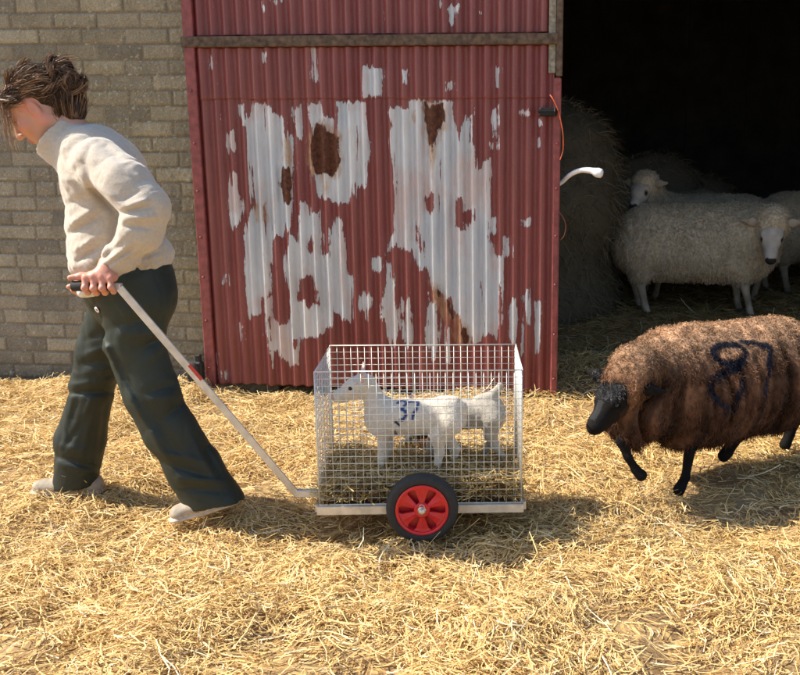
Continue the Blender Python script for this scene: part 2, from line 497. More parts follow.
P1 = straw_points(215000, -3.1, 3.6, 1.7, 5.3); P1 = P1[outside(P1)]
n = len(P1); md = np.clip(mound(P1), .05, 1)
q = rng.random(n)
lens = np.where(q < .68, rng.uniform(.015, .065, n), rng.uniform(.05, .16, n)); wid = rng.uniform(.0018, .0045, n)
lay_straw('loose_straw', P1, rng.random(n) ** 1.2 * (.010 + .075 * md), lens, wid, ground_h)
P2 = straw_points(38000, .2, 4.6, 5.0, 10); n = len(P2)
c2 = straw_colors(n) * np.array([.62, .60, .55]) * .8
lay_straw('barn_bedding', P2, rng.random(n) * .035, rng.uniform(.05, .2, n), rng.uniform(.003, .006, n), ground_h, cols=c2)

# ================================================================== BARN
barn = thing('barn', 'old brick farm barn with a dark open interior behind the sliding door', 'barn', W(0, .09, 0))
# brick wall as a modelled relief
def brick_wall():
    x0, x1, z0, z1, st = -3.3, .35, -.05, 2.72, .0058
    X = np.arange(x0, x1, st); Zs = np.arange(z0, z1, st)
    XX, ZZ = np.meshgrid(X, Zs, indexing='ij')
    CH, BL = .0765, .228
    xj = XX + .004 * n2(XX, ZZ, 9, 77, 2); zj = ZZ + .004 * n2(XX, ZZ, 4, 78, 2)
    row = np.floor(zj / CH).astype(int)
    rr = _hash(row, row * 0, row * 0, 5)
    off = np.where(row % 2 == 0, 0, .5) * BL + rr * .05
    u = (xj + off) / BL; colm = np.floor(u).astype(int); fu = (u - colm) * BL; fz = (zj / CH - row) * CH
    half = (_hash(colm, row, row * 0, 9) < .13)
    fu2 = np.where(half, fu % (BL / 2), fu); bl = np.where(half, BL / 2, BL); sub = np.where(half, (fu > BL / 2).astype(int), 0)
    d = np.minimum(np.minimum(fu2, bl - fu2), np.minimum(fz, CH - fz))
    hid = _hash(colm * 2 + sub, row, row * 0 + 3, 11)
    jw = .0036
    body = np.clip((d - jw) / .0055, 0, 1)
    p3 = np.stack([XX * 1.0, ZZ * 1.0, hid * 40], -1)
    rough = fbm(p3 * 28, 3, 3) * .0042 + fbm(p3 * 95, 2, 4) * .0040
    lumps = np.clip(vnoise(p3 * 95, 8) - .56, 0, 1) * .016
    depth = body * (.0060 + (hid - .5) * .0035) + (rough + lumps) * (.35 + .65 * body)
    # mortar squeezed out over some joints
    smear = np.clip(n2(XX, ZZ, 6, 91, 2) - .15, 0, 1); depth = depth * (1 - .5 * smear * (1 - body)) + smear * (1 - body) * .006
    V = (O1 + XX[..., None] * E1 + (.085 - depth)[..., None] * N1 + ZZ[..., None] * Z1).reshape(-1, 3)
    nz = len(Zs); i, j = np.meshgrid(np.arange(len(X) - 1), np.arange(nz - 1), indexing='ij'); b = (i * nz + j).ravel()
    Q = np.stack([b, b + nz, b + nz + 1, b + 1], 1)
    bc = np.array([.325, .283, .205]); bd = np.array([.265, .235, .182]); be = np.array([.37, .325, .235]); bm = np.array([.24, .205, .15])
    t = hid[..., None]; c = np.where(t < .2, bd, np.where(t > .72, be, bc)) * (.88 + .3 * ((t * 7.3) % 1))
    c = c * body[..., None] + bm * (1 - body[..., None])
    pale = np.clip(lumps / .004, 0, 1)[..., None]; c = c * (1 - pale * .7) + np.array([.58, .53, .42]) * pale * .7
    yel = np.clip(n2(XX, ZZ, 1.6, 61, 3) + np.clip((XX + .9) * .6, -.4, .6), 0, 1)[..., None]
    c = c * (1 - .35 * yel) + c * np.array([1.12, 1.05, .66]) * .35 * yel
    c = c * (.9 + .2 * fbm(p3 * 12, 2, 14))[..., None]
    low = np.clip(1 - ZZ / .25, 0, 1)[..., None]; c = c * (1 - .3 * low)          # brick colour gets darker towards the foot
    m = mat('old_brick', attr=True, rough=.9, spec=.2, bump=(210, .55, .003), noise=(150, .3))
    o = mesh_obj('brick_wall', V, Q, m, barn, True, c.reshape(-1, 3))
    o['label'] = 'weathered olive brown brick wall'
brick_wall()
M_dark = mat('dark_timber', (.05, .043, .036), .9, noise=(4, .5), bump=(14, .6, .02))
M_mason = mat('barn_masonry', (.16, .14, .11), .9, noise=(4, .3), bump=(40, .6, .01))
# body of the wall behind the relief, and the rest of the building
MB().box(W(-1.475, .21, 1.36), (3.65, .22, 2.8), AX).build('wall_core', M_mason, barn)
MB().box(W(-5.8, .20, 1.36), (5.0, .24, 2.8), AX).build('wall_core', M_mason, barn)
MB().box(W(5.9, .20, 1.36), (3.4, .24, 2.8), AX).build('wall_core', M_mason, barn)
MB().box(W(-.35, .20, 3.06), (15.9, .24, .6), AX).build('lintel', M_mason, barn)
bw = MB()
for i in range(44): bw.box(W(-8.2 + .36 * i, 7.6 + .035 * (i % 2), 1.7), (.39, .03, 3.4), AX, .004)
bw.build('back_wall', M_dark, barn)
for xx in (-8.2, 7.5):
    MB().box(W(xx, 3.95, 1.7), (.2, 7.25, 3.4), AX).build('side_wall', M_dark, barn)
MB().box(W(-.35, 3.9, 3.44), (16.4, 8.0, .12), AX).build('roof', M_dark, barn)
for xx in (4.6, -3.0):
    MB().box(W(xx, 3.9, 1.62), (.14, .14, 3.24), AX, .01).build('timber_post', M_dark, barn)

# ================================================================== SLIDING DOOR
PATCH = [
[(237,105),(245,103),(247,118),(255,103),(270,104),(274,112),(284,117),(288,136),(293,138),(295,160),(294,200),(291,222),(284,236),(276,236),(271,243),(270,262),(272,290),(266,297),(260,296),(258,312),(250,317),(247,311),(244,270),(243,235),(247,222),(253,207),(250,190),(249,165),(246,133),(242,122)],
[(232,173),(236,175),(240,195),(246,208),(242,222),(236,230),(231,222),(227,200)],
[(226,135),(231,133),(234,148),(230,152),(225,146)],
[(294,110),(302,103),(305,125),(304,142),(298,135)],
[(310,104),(320,102),(324,116),(333,120),(336,136),(338,104),(345,102),(364,103),(367,120),(369,150),(366,187),(360,188),(356,184),(350,204),(342,202),(330,201),(318,195),(312,178),(310,150),(313,140),(309,118)],
[(301,202),(308,206),(311,214),(320,211),(322,230),(325,253),(329,253),(331,229),(336,219),(342,223),(345,245),(348,275),(356,278),(352,300),(352,322),(344,323),(342,314),(332,312),(331,326),(323,334),(312,338),(301,338),(300,366),(291,366),(277,352),(272,368),(268,333),(267,300),(271,297),(273,318),(280,324),(288,322),(291,312),(288,290),(287,277),(284,268),(289,240),(291,235),(296,240),(298,225)],
[(358,297),(365,290),(372,300),(369,308),(366,320),(362,312),(357,305)],
[(363,72),(367,65),(375,66),(383,68),(382,95),(372,98),(364,96)],[(404,70),(408,69),(408,86),(405,86)],[(447,82),(453,80),(454,90),(449,92)],[(495,70),(500,66),(500,88),(495,88)],
[(312,49),(317,49),(318,80),(314,82)],
[(389,112),(395,108),(408,108),(409,100),(425,100),(436,103),(454,101),(456,125),(459,140),(462,128),(466,115),(471,116),(472,142),(477,148),(479,168),(485,163),(491,158),(489,180),(490,210),(488,238),(493,254),(501,256),(502,289),(501,323),(495,337),(488,334),(481,338),(473,348),(468,334),(459,317),(450,303),(442,294),(434,289),(430,272),(427,266),(421,270),(416,261),(412,250),(405,252),(397,244),(385,256),(388,238),(394,232),(394,191),(393,154),(389,139),(394,125)],
[(385,258),(392,266),(397,290),(402,320),(398,338),(394,345),(388,335),(381,318),(380,305),(383,285)],[(402,298),(406,297),(412,312),(412,340),(407,355),(403,340)],[(372,258),(383,256),(384,270),(378,276),(373,268)],
[(491,108),(499,105),(500,125),(498,140),(492,138),(490,122)],[(491,142),(498,140),(497,148),(492,150)],
[(521,112),(528,107),(530,115),(525,118)],[(523,220),(534,216),(528,228),(523,228)],[(505,238),(509,237),(510,255),(505,255)],[(491,218),(495,220),(495,233),(490,230)],
[(508,305),(516,300),(518,320),(516,340),(512,345),(508,335)],[(521,295),(527,290),(531,310),(528,325),(524,320)],[(522,325),(526,325),(526,355),(521,355)],[(537,303),(542,301),(541,330),(538,352),(535,335)],[(430,303),(437,299),(438,330),(436,360),(429,362),(426,330)],[(446,330),(450,327),(452,360),(447,362)],
[(239,323),(246,322),(246,340),(240,343)],[(222,276),(226,275),(226,283),(222,283)],[(213,354),(216,354),(216,362),(213,362)],[(222,370),(226,370),(226,378),(222,378)],
[(438,0),(444,3),(440,10)],[(448,8),(458,5),(453,24),(450,20)],[(262,0),(266,10),(264,14),(260,4)],[(272,0),(280,0),(276,4)],[(207,58),(211,57),(212,68),(208,70)],[(262,54),(266,53),(265,62),(262,62)],[(539,120),(543,120),(543,125),(539,125)],[(538,138),(541,138),(541,146),(538,146)]]
HOLE = [[(301,280),(310,276),(316,292),(317,303),(308,305),(302,300),(298,303),(297,292)],[(424,196),(430,196),(433,208),(428,213),(423,205)],[(455,200),(462,197),(466,203),(465,210),(472,210),(473,218),(469,225),(465,222),(464,230),(456,226)],[(415,228),(419,222),(422,240),(424,258),(419,250)],[(309,240),(313,238),(313,250),(310,251)],[(293,340),(297,340),(296,348),(293,347)]]
RUST = [[(311,140),(314,128),(322,122),(326,130),(338,138),(340,160),(338,172),(330,176),(318,174),(311,165)],[(281,168),(290,165),(293,180),(291,205),(285,203),(280,185)],[(425,103),(430,107),(443,103),(445,122),(438,130),(434,150),(433,162),(430,145),(427,125)],[(446,300),(449,301),(455,318),(451,319)],[(459,326),(467,328),(469,340),(463,346)],[(436,288),(439,289),(441,297),(438,297)]]
STREAK = [[(308,136),(314,124),(324,118),(342,136),(344,166),(338,180),(316,180),(307,166)],[(422,102),(448,102),(447,126),(440,140),(436,156),(430,158),(424,126)],[(316,176),(330,174),(333,196),(326,199),(321,190)],[(284,138),(290,136),(294,160),(290,172),(283,160)],[(255,203),(266,203),(268,222),(255,223)],[(430,282),(440,284),(455,312),(468,325),(474,345),(460,350),(446,325),(434,305)],[(431,150),(436,150),(434,178),(431,178)],[(446,100),(449,100),(449,130),(446,130)],[(411,108),(416,110),(415,122),(411,120)]]
def door_mat():
    m = bpy.data.materials.new('flaking_red_paint'); m.use_nodes = True; t = m.node_tree; L = t.links.new; b = t.nodes['Principled BSDF']
    tc = t.nodes.new('ShaderNodeTexCoord')
    def noise(sc, det=6, stretch=(1, 1, 1)):
        n = t.nodes.new('ShaderNodeTexNoise'); n.inputs['Scale'].default_value = sc; n.inputs['Detail'].default_value = det; n.inputs['Roughness'].default_value = .62
        mp = t.nodes.new('ShaderNodeMapping'); mp.inputs['Scale'].default_value = stretch; L(tc.outputs['Object'], mp.inputs[0]); L(mp.outputs[0], n.inputs['Vector']); return n.outputs['Fac']
    def attr(k):
        a = t.nodes.new('ShaderNodeAttribute'); a.attribute_name = k; return a.outputs['Fac']
    def mth(op, a, b_=None):
        n = t.nodes.new('ShaderNodeMath'); n.operation = op
        for i, q in enumerate((a, b_)):
            if q is None: continue
            if isinstance(q, (int, float)): n.inputs[i].default_value = q
            else: L(q, n.inputs[i])
        return n.outputs[0]
    def rng_(f, a, b_, c=0, d=1):
        n = t.nodes.new('ShaderNodeMapRange'); L(f, n.inputs[0])
        for i, q in enumerate((a, b_, c, d)): n.inputs[i + 1].default_value = q
        return n.outputs[0]
    def mix(f, a, b_):
        n = t.nodes.new('ShaderNodeMix'); n.data_type = 'RGBA'
        L(f, n.inputs[0]) if not isinstance(f, float) else setattr(n.inputs[0], 'default_value', f)
        for i, q in ((6, a), (7, b_)):
            if isinstance(q, tuple): n.inputs[i].default_value = (*q, 1)
            else: L(q, n.inputs[i])
        return n.outputs[2]
    edge0 = mth('ADD', mth('MULTIPLY', mth('SUBTRACT', noise(26, 8, (1, 1, .45)), .5), .050), mth('MULTIPLY', mth('SUBTRACT', noise(90, 4, (1, 1, .6)), .5), .016))
    colm_ = mth('MULTIPLY', mth('SUBTRACT', noise(38, 6, (1, 1, .07)), .5), .115)
    edge = mth('ADD', edge0, colm_)
    speck = rng_(noise(17, 9, (1.3, 1.3, .4)), .70, .715)
    sdv = mth('ADD', attr('peel'), edge)
    left_on = rng_(noise(30, 7, (1.2, 1.2, .10)), .655, .665)
    bare = mth('MAXIMUM', mth('MULTIPLY', rng_(sdv, -.0006, .0008), mth('SUBTRACT', 1.0, left_on)), speck)
    prim = rng_(mth('ADD', attr('peel'), mth('MULTIPLY', mth('SUBTRACT', noise(11, 6, (1, 1, .6)), .5), .05)), -.0012, .006)
    paint = mix(rng_(noise(3, 7, (1, 1, .3)), .35, .68), (.20, .045, .042), (.30, .085, .074))
    paint = mix(rng_(noise(120, 4), .62, .72), paint, (.40, .14, .12))
    zinc = mix(rng_(noise(7, 6, (1, 1, .25)), .38, .66), (.54, .575, .61), (.74, .74, .74))
    pinkish = mix(rng_(noise(5, 5, (1, 1, .5)), .50, .62), zinc, (.62, .53, .51))
    c = mix(bare, paint, pinkish)
    lip = mth('MULTIPLY', mth('SUBTRACT', prim, bare), .0)
    rs = rng_(mth('ADD', attr('rust'), mth('MULTIPLY', mth('SUBTRACT', noise(34, 8, (1, 1, .35)), .5), .075)), -.004, .003)
    st = rng_(mth('ADD', attr('streak'), mth('MULTIPLY', mth('SUBTRACT', noise(40, 8, (1, 1, .3)), .5), .07)), -.006, .008, 0, .8)
    c = mix(mth('MULTIPLY', st, rng_(noise(33, 8, (1, 1, .25)), .36, .60)), c, mix(noise(60, 5), (.34, .13, .03), (.60, .44, .27)))
    c = mix(rs, c, mix(rng_(noise(55, 6), .35, .65), (.045, .016, .010), (.17, .052, .018)))
    dirt = rng_(noise(9, 8, (1, 1, .2)), .42, .75, 0, .28)
    c = mix(dirt, c, (.10, .06, .045))
    L(c, b.inputs['Base Color'])
    L(mth('MULTIPLY', mth('SUBTRACT', bare, mth('MULTIPLY', bare, rs)), .2), b.inputs['Metallic'])
    rgh = rng_(bare, 0, 1, .38, .36); L(mth('ADD', rgh, mth('MULTIPLY', rs, .5)), b.inputs['Roughness'])
    h = mth('ADD', mth('MULTIPLY', mth('SUBTRACT', 1.0, bare), .0012), mth('MULTIPLY', noise(160, 6), .0009))
    h = mth('ADD', h, mth('MULTIPLY', noise(9, 4, (1, 1, .5)), .006))
    bp = t.nodes.new('ShaderNodeBump'); bp.inputs['Strength'].default_value = 1; bp.inputs['Distance'].default_value = 1
    L(h, bp.inputs['Height']); L(bp.outputs[0], b.inputs['Normal'])
    return m
M_door = door_mat()
M_redtrim = mat('red_painted_trim', (.27, .062, .058), .45, noise=(30, .35), bump=(120, .5, .002))
M_moss = mat('mossy_rail', (.13, .085, .055), .85, noise=(35, .6), bump=(110, .8, .004))
door = thing('sliding_door', 'large red corrugated iron sliding door with paint flaking off to bare grey metal', 'door', W(DOOR_W / 2, 0, 0))
PITCH_C = .0675
def corrug(x): return .0125 * np.cos(2 * np.pi * x / PITCH_C)
def panel(name, x0, x1, z0, z1, n0, dz=.008):
    X = np.arange(x0, x1, .0045); Zs = np.arange(z0, z1 + dz * .5, dz)
    XX, ZZ = np.meshgrid(X, Zs, indexing='ij')
    dent = .0030 * n2(XX, ZZ, 2.2, 6, 2) + .0012 * n2(XX, ZZ, 7, 16, 2)
    jag = .006 * n2(XX, ZZ * 0, 12, 19, 2) * (ZZ < z0 + dz * .5)
    V = (O1 + XX[..., None] * E1 + (n0 - corrug(XX) + dent)[..., None] * N1 + (ZZ + jag)[..., None] * Z1).reshape(-1, 3)
    nz = len(Zs); i, j = np.meshgrid(np.arange(len(X) - 1), np.arange(nz - 1), indexing='ij'); b = (i * nz + j).ravel()
    Q = np.stack([b, b + nz, b + nz + 1, b + 1], 1)
    pq = proj(V); px2m = 1 / 197.0
    def field(polys):
        f = np.full(len(V), -60.0)
        for p in polys:
            a = np.array(p); lo = a.min(0) - 12; hi = a.max(0) + 12
            m = ((pq > lo) & (pq < hi)).all(1)
            if m.any(): f[m] = np.maximum(f[m], inpoly(pq[m], p))
        return f
    pe = field(PATCH); pe = np.minimum(pe, -field(HOLE))
    pe = np.clip(pe, -12, 12) * px2m; ru = np.clip(field(RUST), -12, 12) * px2m; stk = np.clip(field(STREAK), -12, 12) * px2m
    o = mesh_obj(name, V, Q, M_door, door, True, attrs={'peel': pe, 'rust': ru, 'streak': stk})
    so = o.modifiers.new('thickness', 'SOLIDIFY'); so.thickness = .0012; so.offset = 1
    return o
zr = wall_xy(370, 42)[1]; zs = wall_xy(370, 99)[1]
panel('corrugated_sheet', .035, DOOR_W - .033, .022, zs + .035, 0.0)
panel('corrugated_sheet', .035, DOOR_W - .033, zs, zr - .020, -.004)
panel('corrugated_sheet', .035, DOOR_W - .035, zr + .034, 2.52, 0.0)
rl = MB().box(W(DOOR_W / 2 - .02, -.012, zr + .006), (DOOR_W + .0, .045, .050), AX, .004); rl.build('cross_rail', M_moss, door)
# folded edge strips
MB().box(W(.016, -.006, 1.26), (.052, .034, 2.50), AX, .004).build('edge_strip', M_redtrim, door)
es = MB().box(W(DOOR_W - .018, -.002, .80), (.034, .030, 1.56), AX, .006); es.build('edge_strip', M_redtrim, door)
MB().box(W(DOOR_W - .012, -.006, 2.05), (.030, .034, .93), AX, .004).build('edge_strip', M_moss, door)
MB().box(W(DOOR_W - .046, -.008, 2.06), (.034, .006, .92), AX, .002).build('edge_strip', mat('faded_timber', (.30, .27, .2), .9, noise=(60, .5)), door)
MB().box(W(DOOR_W / 2, .030, 1.30), (DOOR_W - .02, .030, 2.3), AX).build('back_frame', M_dark, door)
rv = MB()
for zz in np.arange(.12, 2.5, .235):
    for xx in (.014, DOOR_W - .017):
        if zz > 1.55 and xx > 1: continue
        rv.lathe(W(xx, -.0255 if xx < 1 else -.020, zz + random.uniform(-.03, .03)), -N1, [(.007, 0), (.0065, .003), (.004, .005), (.0004, .0055)], 12)
rv.build('rivet_heads', M_redtrim, door, True)
# latch, paint-spattered strap
lx, lz = wall_xy(549, 112, -.03)
la = MB().box(W(lx - .004, -.034, lz), (.085, .022, .042), AX, .006)
la.tube([W(lx - .05, -.040, lz + .004), W(lx + .05, -.040, lz + .004)], .008, 10)
la.tube([W(lx + .03, -.045, lz + .018), W(lx + .03, -.062, lz + .002), W(lx + .03, -.050, lz - .020)], .005, 8)
la.build('latch', mat('black_iron', (.02, .02, .02), .5, .6, bump=(90, .5, .003)), door)
# orange twine hanging off the latch
pts = []
for (px, py, n) in [(550, 95, -.035), (553, 99, -.05), (558, 110, -.05), (561, 122, -.045), (563, 135, -.04), (563, 150, -.02), (560, 160, -.03)]:
    x, z = wall_xy(px, py, n); pts.append(W(x, n, z))
def smooth_pts(p, k=6):
    p = np.array(p, float); n = len(p); out = []
    for i in range(n - 1):
        p0, p1, p2, p3 = p[max(i - 1, 0)], p[i], p[i + 1], p[min(i + 2, n - 1)]
        for t in np.linspace(0, 1, k, endpoint=False):
            out.append(.5 * ((2 * p1) + (-p0 + p2) * t + (2 * p0 - 5 * p1 + 4 * p2 - p3) * t * t + (-p0 + 3 * p1 - 3 * p2 + p3) * t ** 3))
    out.append(p[-1]); return np.array(out)
M_orange = mat('orange_twine', (.70, .13, .04), .6)
tw = MB().tube(smooth_pts(pts), .0028, 6)
o = tw.build('twine', M_orange, None, True); tag(o, 'orange baler twine hooked over the black door latch', 'twine')
pts = []
for (px, py, n) in [(559, 212, -.02), (563, 217, -.02), (566, 226, -.02), (564, 236, -.02), (560, 240, -.01)]:
    x, z = wall_xy(px, py, n); pts.append(W(x, n, z))
o = MB().tube(smooth_pts(pts), .0022, 6).build('twine', mat('dull_red_twine', (.16, .04, .025), .7), None, True); tag(o, 'short dull red loop of twine low on the right edge of the door', 'twine')
# white curved lamp arm poking out from behind the door edge
x, z = wall_xy(553, 184, .05)
pts = []
for (px, py, n) in [(550, 190, .06), (562, 182, .05), (570, 175, .02), (580, 170.5, -.01), (590, 170.5, -.03), (597, 172.5, -.04), (603, 174, -.045)]:
    x, z = wall_xy(px, py, n); pts.append(W(x, n, z))
sp = smooth_pts(pts); rr_ = np.interp(np.linspace(0, 1, len(sp)), [0, .5, .72, .85, .95, 1], [.010, .012, .016, .024, .022, .010])
o = MB().tube(sp, rr_, 16).build('handle', mat('white_plastic', (.78, .78, .80), .35), None, True)
tag(o, 'white curved plastic arm sticking out from behind the right edge of the door', 'door handle')
# black door guide on the ground by the wall
gb = G(193, 378)
dg = thing('door_guide', 'dark iron door guide bracket on the ground at the foot of the brick wall', 'bracket', (gb[0], gb[1], 0))
M_iron = mat('rusty_iron', (.045, .04, .035), .75, .3, noise=(40, .5), bump=(60, .6, .004))
d0 = W(-.05, -.055, 0)
MB().box(d0 + Z1 * .09, (.085, .05, .13), AX, .01).build('bracket', M_iron, dg)
MB().lathe(d0 + Z1 * .12 - N1 * .028, -N1, [(.0, 0), (.034, 0), (.036, .006), (.034, .016), (.012, .018), (.0, .018)], 24).build('roller', M_iron, dg, True)
MB().box(d0 + Z1 * .165 + E1 * .02, (.03, .03, .05), AX, .005).build('peg', M_iron, dg)

# hay bales stacked inside, left of the opening
M_hay = mat('hay', attr=True, rough=.85, spec=.1)
def hay_heap():
    t = thing('hay_stack', 'tall dark brown heap of hay just inside the barn behind the door edge', 'hay', W(1.7, 1.7, 0))
    s = SDF(.03, .25)
    for (px, py, Y, r) in [(560, 152, 6.6, .33), (545, 210, 6.5, .5), (530, 300, 6.5, .5), (575, 230, 6.9, .33), (575, 300, 6.7, .28), (545, 150, 7.0, .4)]:
        s.ell(P(px, py, Y), (r, r, r * .9))
    V, Q = s.mesh(lambda X: .03 * fbm(X * 6, 3, 5))
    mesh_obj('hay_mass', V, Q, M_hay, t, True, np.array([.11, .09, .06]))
    p, nn = sample(V, Q, 14000)
    d = unit(rng.normal(size=p.shape) * [1, 1, .7] + [0, 0, -.3] + nn * .35); L_ = rng.uniform(.05, .14, (len(p), 1, 1))
    s_ = np.linspace(0, 1, 4)[None, :, None]
    PT = p[:, None] + d[:, None] * s_ * L_ + np.array([0, 0, -1]) * s_ ** 2 * L_ * .4
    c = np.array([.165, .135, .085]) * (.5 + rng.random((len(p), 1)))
    o = ribbons('hay_stems', PT, rng.uniform(.002, .005, len(p)), M_hay, t, c); o['kind'] = 'stuff'
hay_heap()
def hay_low():
    t = thing('hay_pile', 'low dark pile of hay behind the pale sheep in the barn', 'hay', G(640, 290))
    s = SDF(.03, .25)
    for (px, py, Y, r) in [(650, 190, 8.4, .42), (625, 220, 8.2, .5), (690, 210, 8.8, .45)]: s.ell(P(px, py, Y), (r, r * .8, r * .75))
    V, Q = s.mesh(lambda X: .03 * fbm(X * 6, 3, 15))
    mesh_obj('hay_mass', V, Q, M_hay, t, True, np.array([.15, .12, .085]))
    p, nn = sample(V, Q, 5000)
    d = unit(rng.normal(size=p.shape) + nn * .4); L_ = rng.uniform(.05, .14, (len(p), 1, 1)); s_ = np.linspace(0, 1, 4)[None, :, None]
    PT = p[:, None] + d[:, None] * s_ * L_ + np.array([0, 0, -1]) * s_ ** 2 * L_ * .4
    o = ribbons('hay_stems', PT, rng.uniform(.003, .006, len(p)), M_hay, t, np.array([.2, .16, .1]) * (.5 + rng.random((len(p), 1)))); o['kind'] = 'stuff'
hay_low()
# ================================================================== SHEEP
M_hide = mat('animal_hide', attr=True, rough=.8, spec=.15, bump=(260, .8, .003))
M_wool = mat('wool', attr=True, rough=.95, spec=.12, sheen=.08, noise=(60, .25), bump=(160, .9, .004))
M_lock = mat('wool_locks', attr=True, rough=.9, spec=.12, trans=.15)
M_eye = mat('eye', (.015, .010, .006), .12)
def frame(base, heading):
    h = np.array([math.cos(R(heading)), math.sin(R(heading)), 0]); l = np.array([-h[1], h[0], 0]); b = np.array([base[0], base[1], base[2]], float)
    f = lambda x, y, z: b + h * x + l * y + np.array([0, 0, z])
    f.h, f.l, f.b = h, l, b
    return f
def head_prims(s, H, sc=1.0, ears=((1, .25, -.1), (-1, .25, -.1)), earlen=.11, k=.02):
    """H: function (forward, side, up) in head space; poll at the origin"""
    q = lambda *v: H(*[c * sc for c in v])
    s.cap(q(0, 0, 0), q(.055, 0, -.008), .066 * sc, .060 * sc, k)
    s.cap(q(.05, 0, -.008), q(.155, 0, -.022), .054 * sc, .031 * sc, k)
    s.cap(q(.15, 0, -.022), q(.172, 0, -.026), .034 * sc, .030 * sc, .015)
    s.cap(q(.02, 0, -.045), q(.135, 0, -.050), .040 * sc, .022 * sc, k)
    for e in (1, -1):
        s.cap(q(.045, e * .040, .024), q(.075, e * .036, .012), .020 * sc, .016 * sc, .015)       # brow
        s.ell(q(.073, e * .050, .010), (.010 * sc,) * 3, k=.008, sub=True)
    for (e, back, up) in ears:
        d = unit(np.array([-back, e * 1.0, up])); a = np.array([-.015, e * .050, .025])
        p0 = q(*a); p1 = q(*(a + d * earlen * .5)); p2 = q(*(a + d * earlen))
        nrm = H.u * .6 + H.f * .8
        s.cap(p0, p1, .012 * sc, .026 * sc, .012, flat=(nrm, .38)); s.cap(p1, p2, .026 * sc, .009 * sc, .008, flat=(nrm, .38))
def headframe(origin, fwd, roll=0):
    f = unit(np.array(fwd, float)); side = unit(np.cross([0, 0, 1.0], f)); up = np.cross(f, side)
    side, up = side * math.cos(R(roll)) + up * math.sin(R(roll)), up * math.cos(R(roll)) - side * math.sin(R(roll))
    o = np.array(origin, float); H = lambda a, b, c: o + f * a + side * b + up * c
    H.f, H.s, H.u, H.o = f, side, up, o
    return H
def locks(name, V, Q, n, L_, wid, colf, parent, keep=None, curl=.012, droop=.7, out=.5, S=5, clump=40):
    p, nn = sample(V, Q, n)
    if keep is not None: k = keep(p); p, nn = p[k], nn[k]
    n = len(p)
    g = np.array([0, 0, -1.0]); tang = unit(g - nn * (nn @ g)[:, None])
    topness = np.clip(nn[:, 2], 0, 1)[:, None]
    flow = np.stack([vnoise(p * 14, 3), vnoise(p * 14, 4), vnoise(p * 14, 5)], -1)
    d = unit(tang * droop * (1 - .8 * topness) + nn * out * (1 + topness) + flow * .55 + rng.normal(0, .25, p.shape))
    s_ = np.linspace(0, 1, S)[None, :, None]; LL = (L_ * rng.uniform(.5, 1.15, (n, 1, 1)))
    ph = (vnoise(p * clump, 9) * 6)[:, None, None] + rng.normal(0, .7, (n, 1, 1))
    u = unit(np.cross(d, nn + .01)); v = np.cross(d, u)
    w = 9.0
    PT = p[:, None] - nn[:, None] * .004 + d[:, None] * s_ * LL + (u[:, None] * np.sin(s_ * w + ph) + v[:, None] * np.cos(s_ * w + ph)) * curl * s_ + g * (s_ ** 2) * LL * .35 * (1 - topness[:, None] * .6)
    return ribbons(name, PT, wid * rng.uniform(.6, 1.3, n), M_lock, parent, colf(p + nn * .001, nn), rng.normal(size=(n, 3)), .4)
def off_face(H, sc, r=.062):           # keeps wool off the face only
    a, b = H(.0, 0, -.01), H(.19 * sc, 0, -.035 * sc)
    def k(p):
        ab = b - a; t = np.clip(((p - a) @ ab) / (ab @ ab), 0, 1); return np.linalg.norm(p - a - t[:, None] * ab, axis=1) > r * sc
    return k
def add_eyes(H, sc, parent, r=.0115):
    for e in (1, -1):
        MB().lathe(H(.073 * sc, e * .0445 * sc, .010 * sc) - H.s * e * r * .0, H.s * e, [(r * math.sin(a), -r * math.cos(a)) for a in np.linspace(0.01, math.pi - .01, 9)], 14).build('eye', M_eye, parent, True)

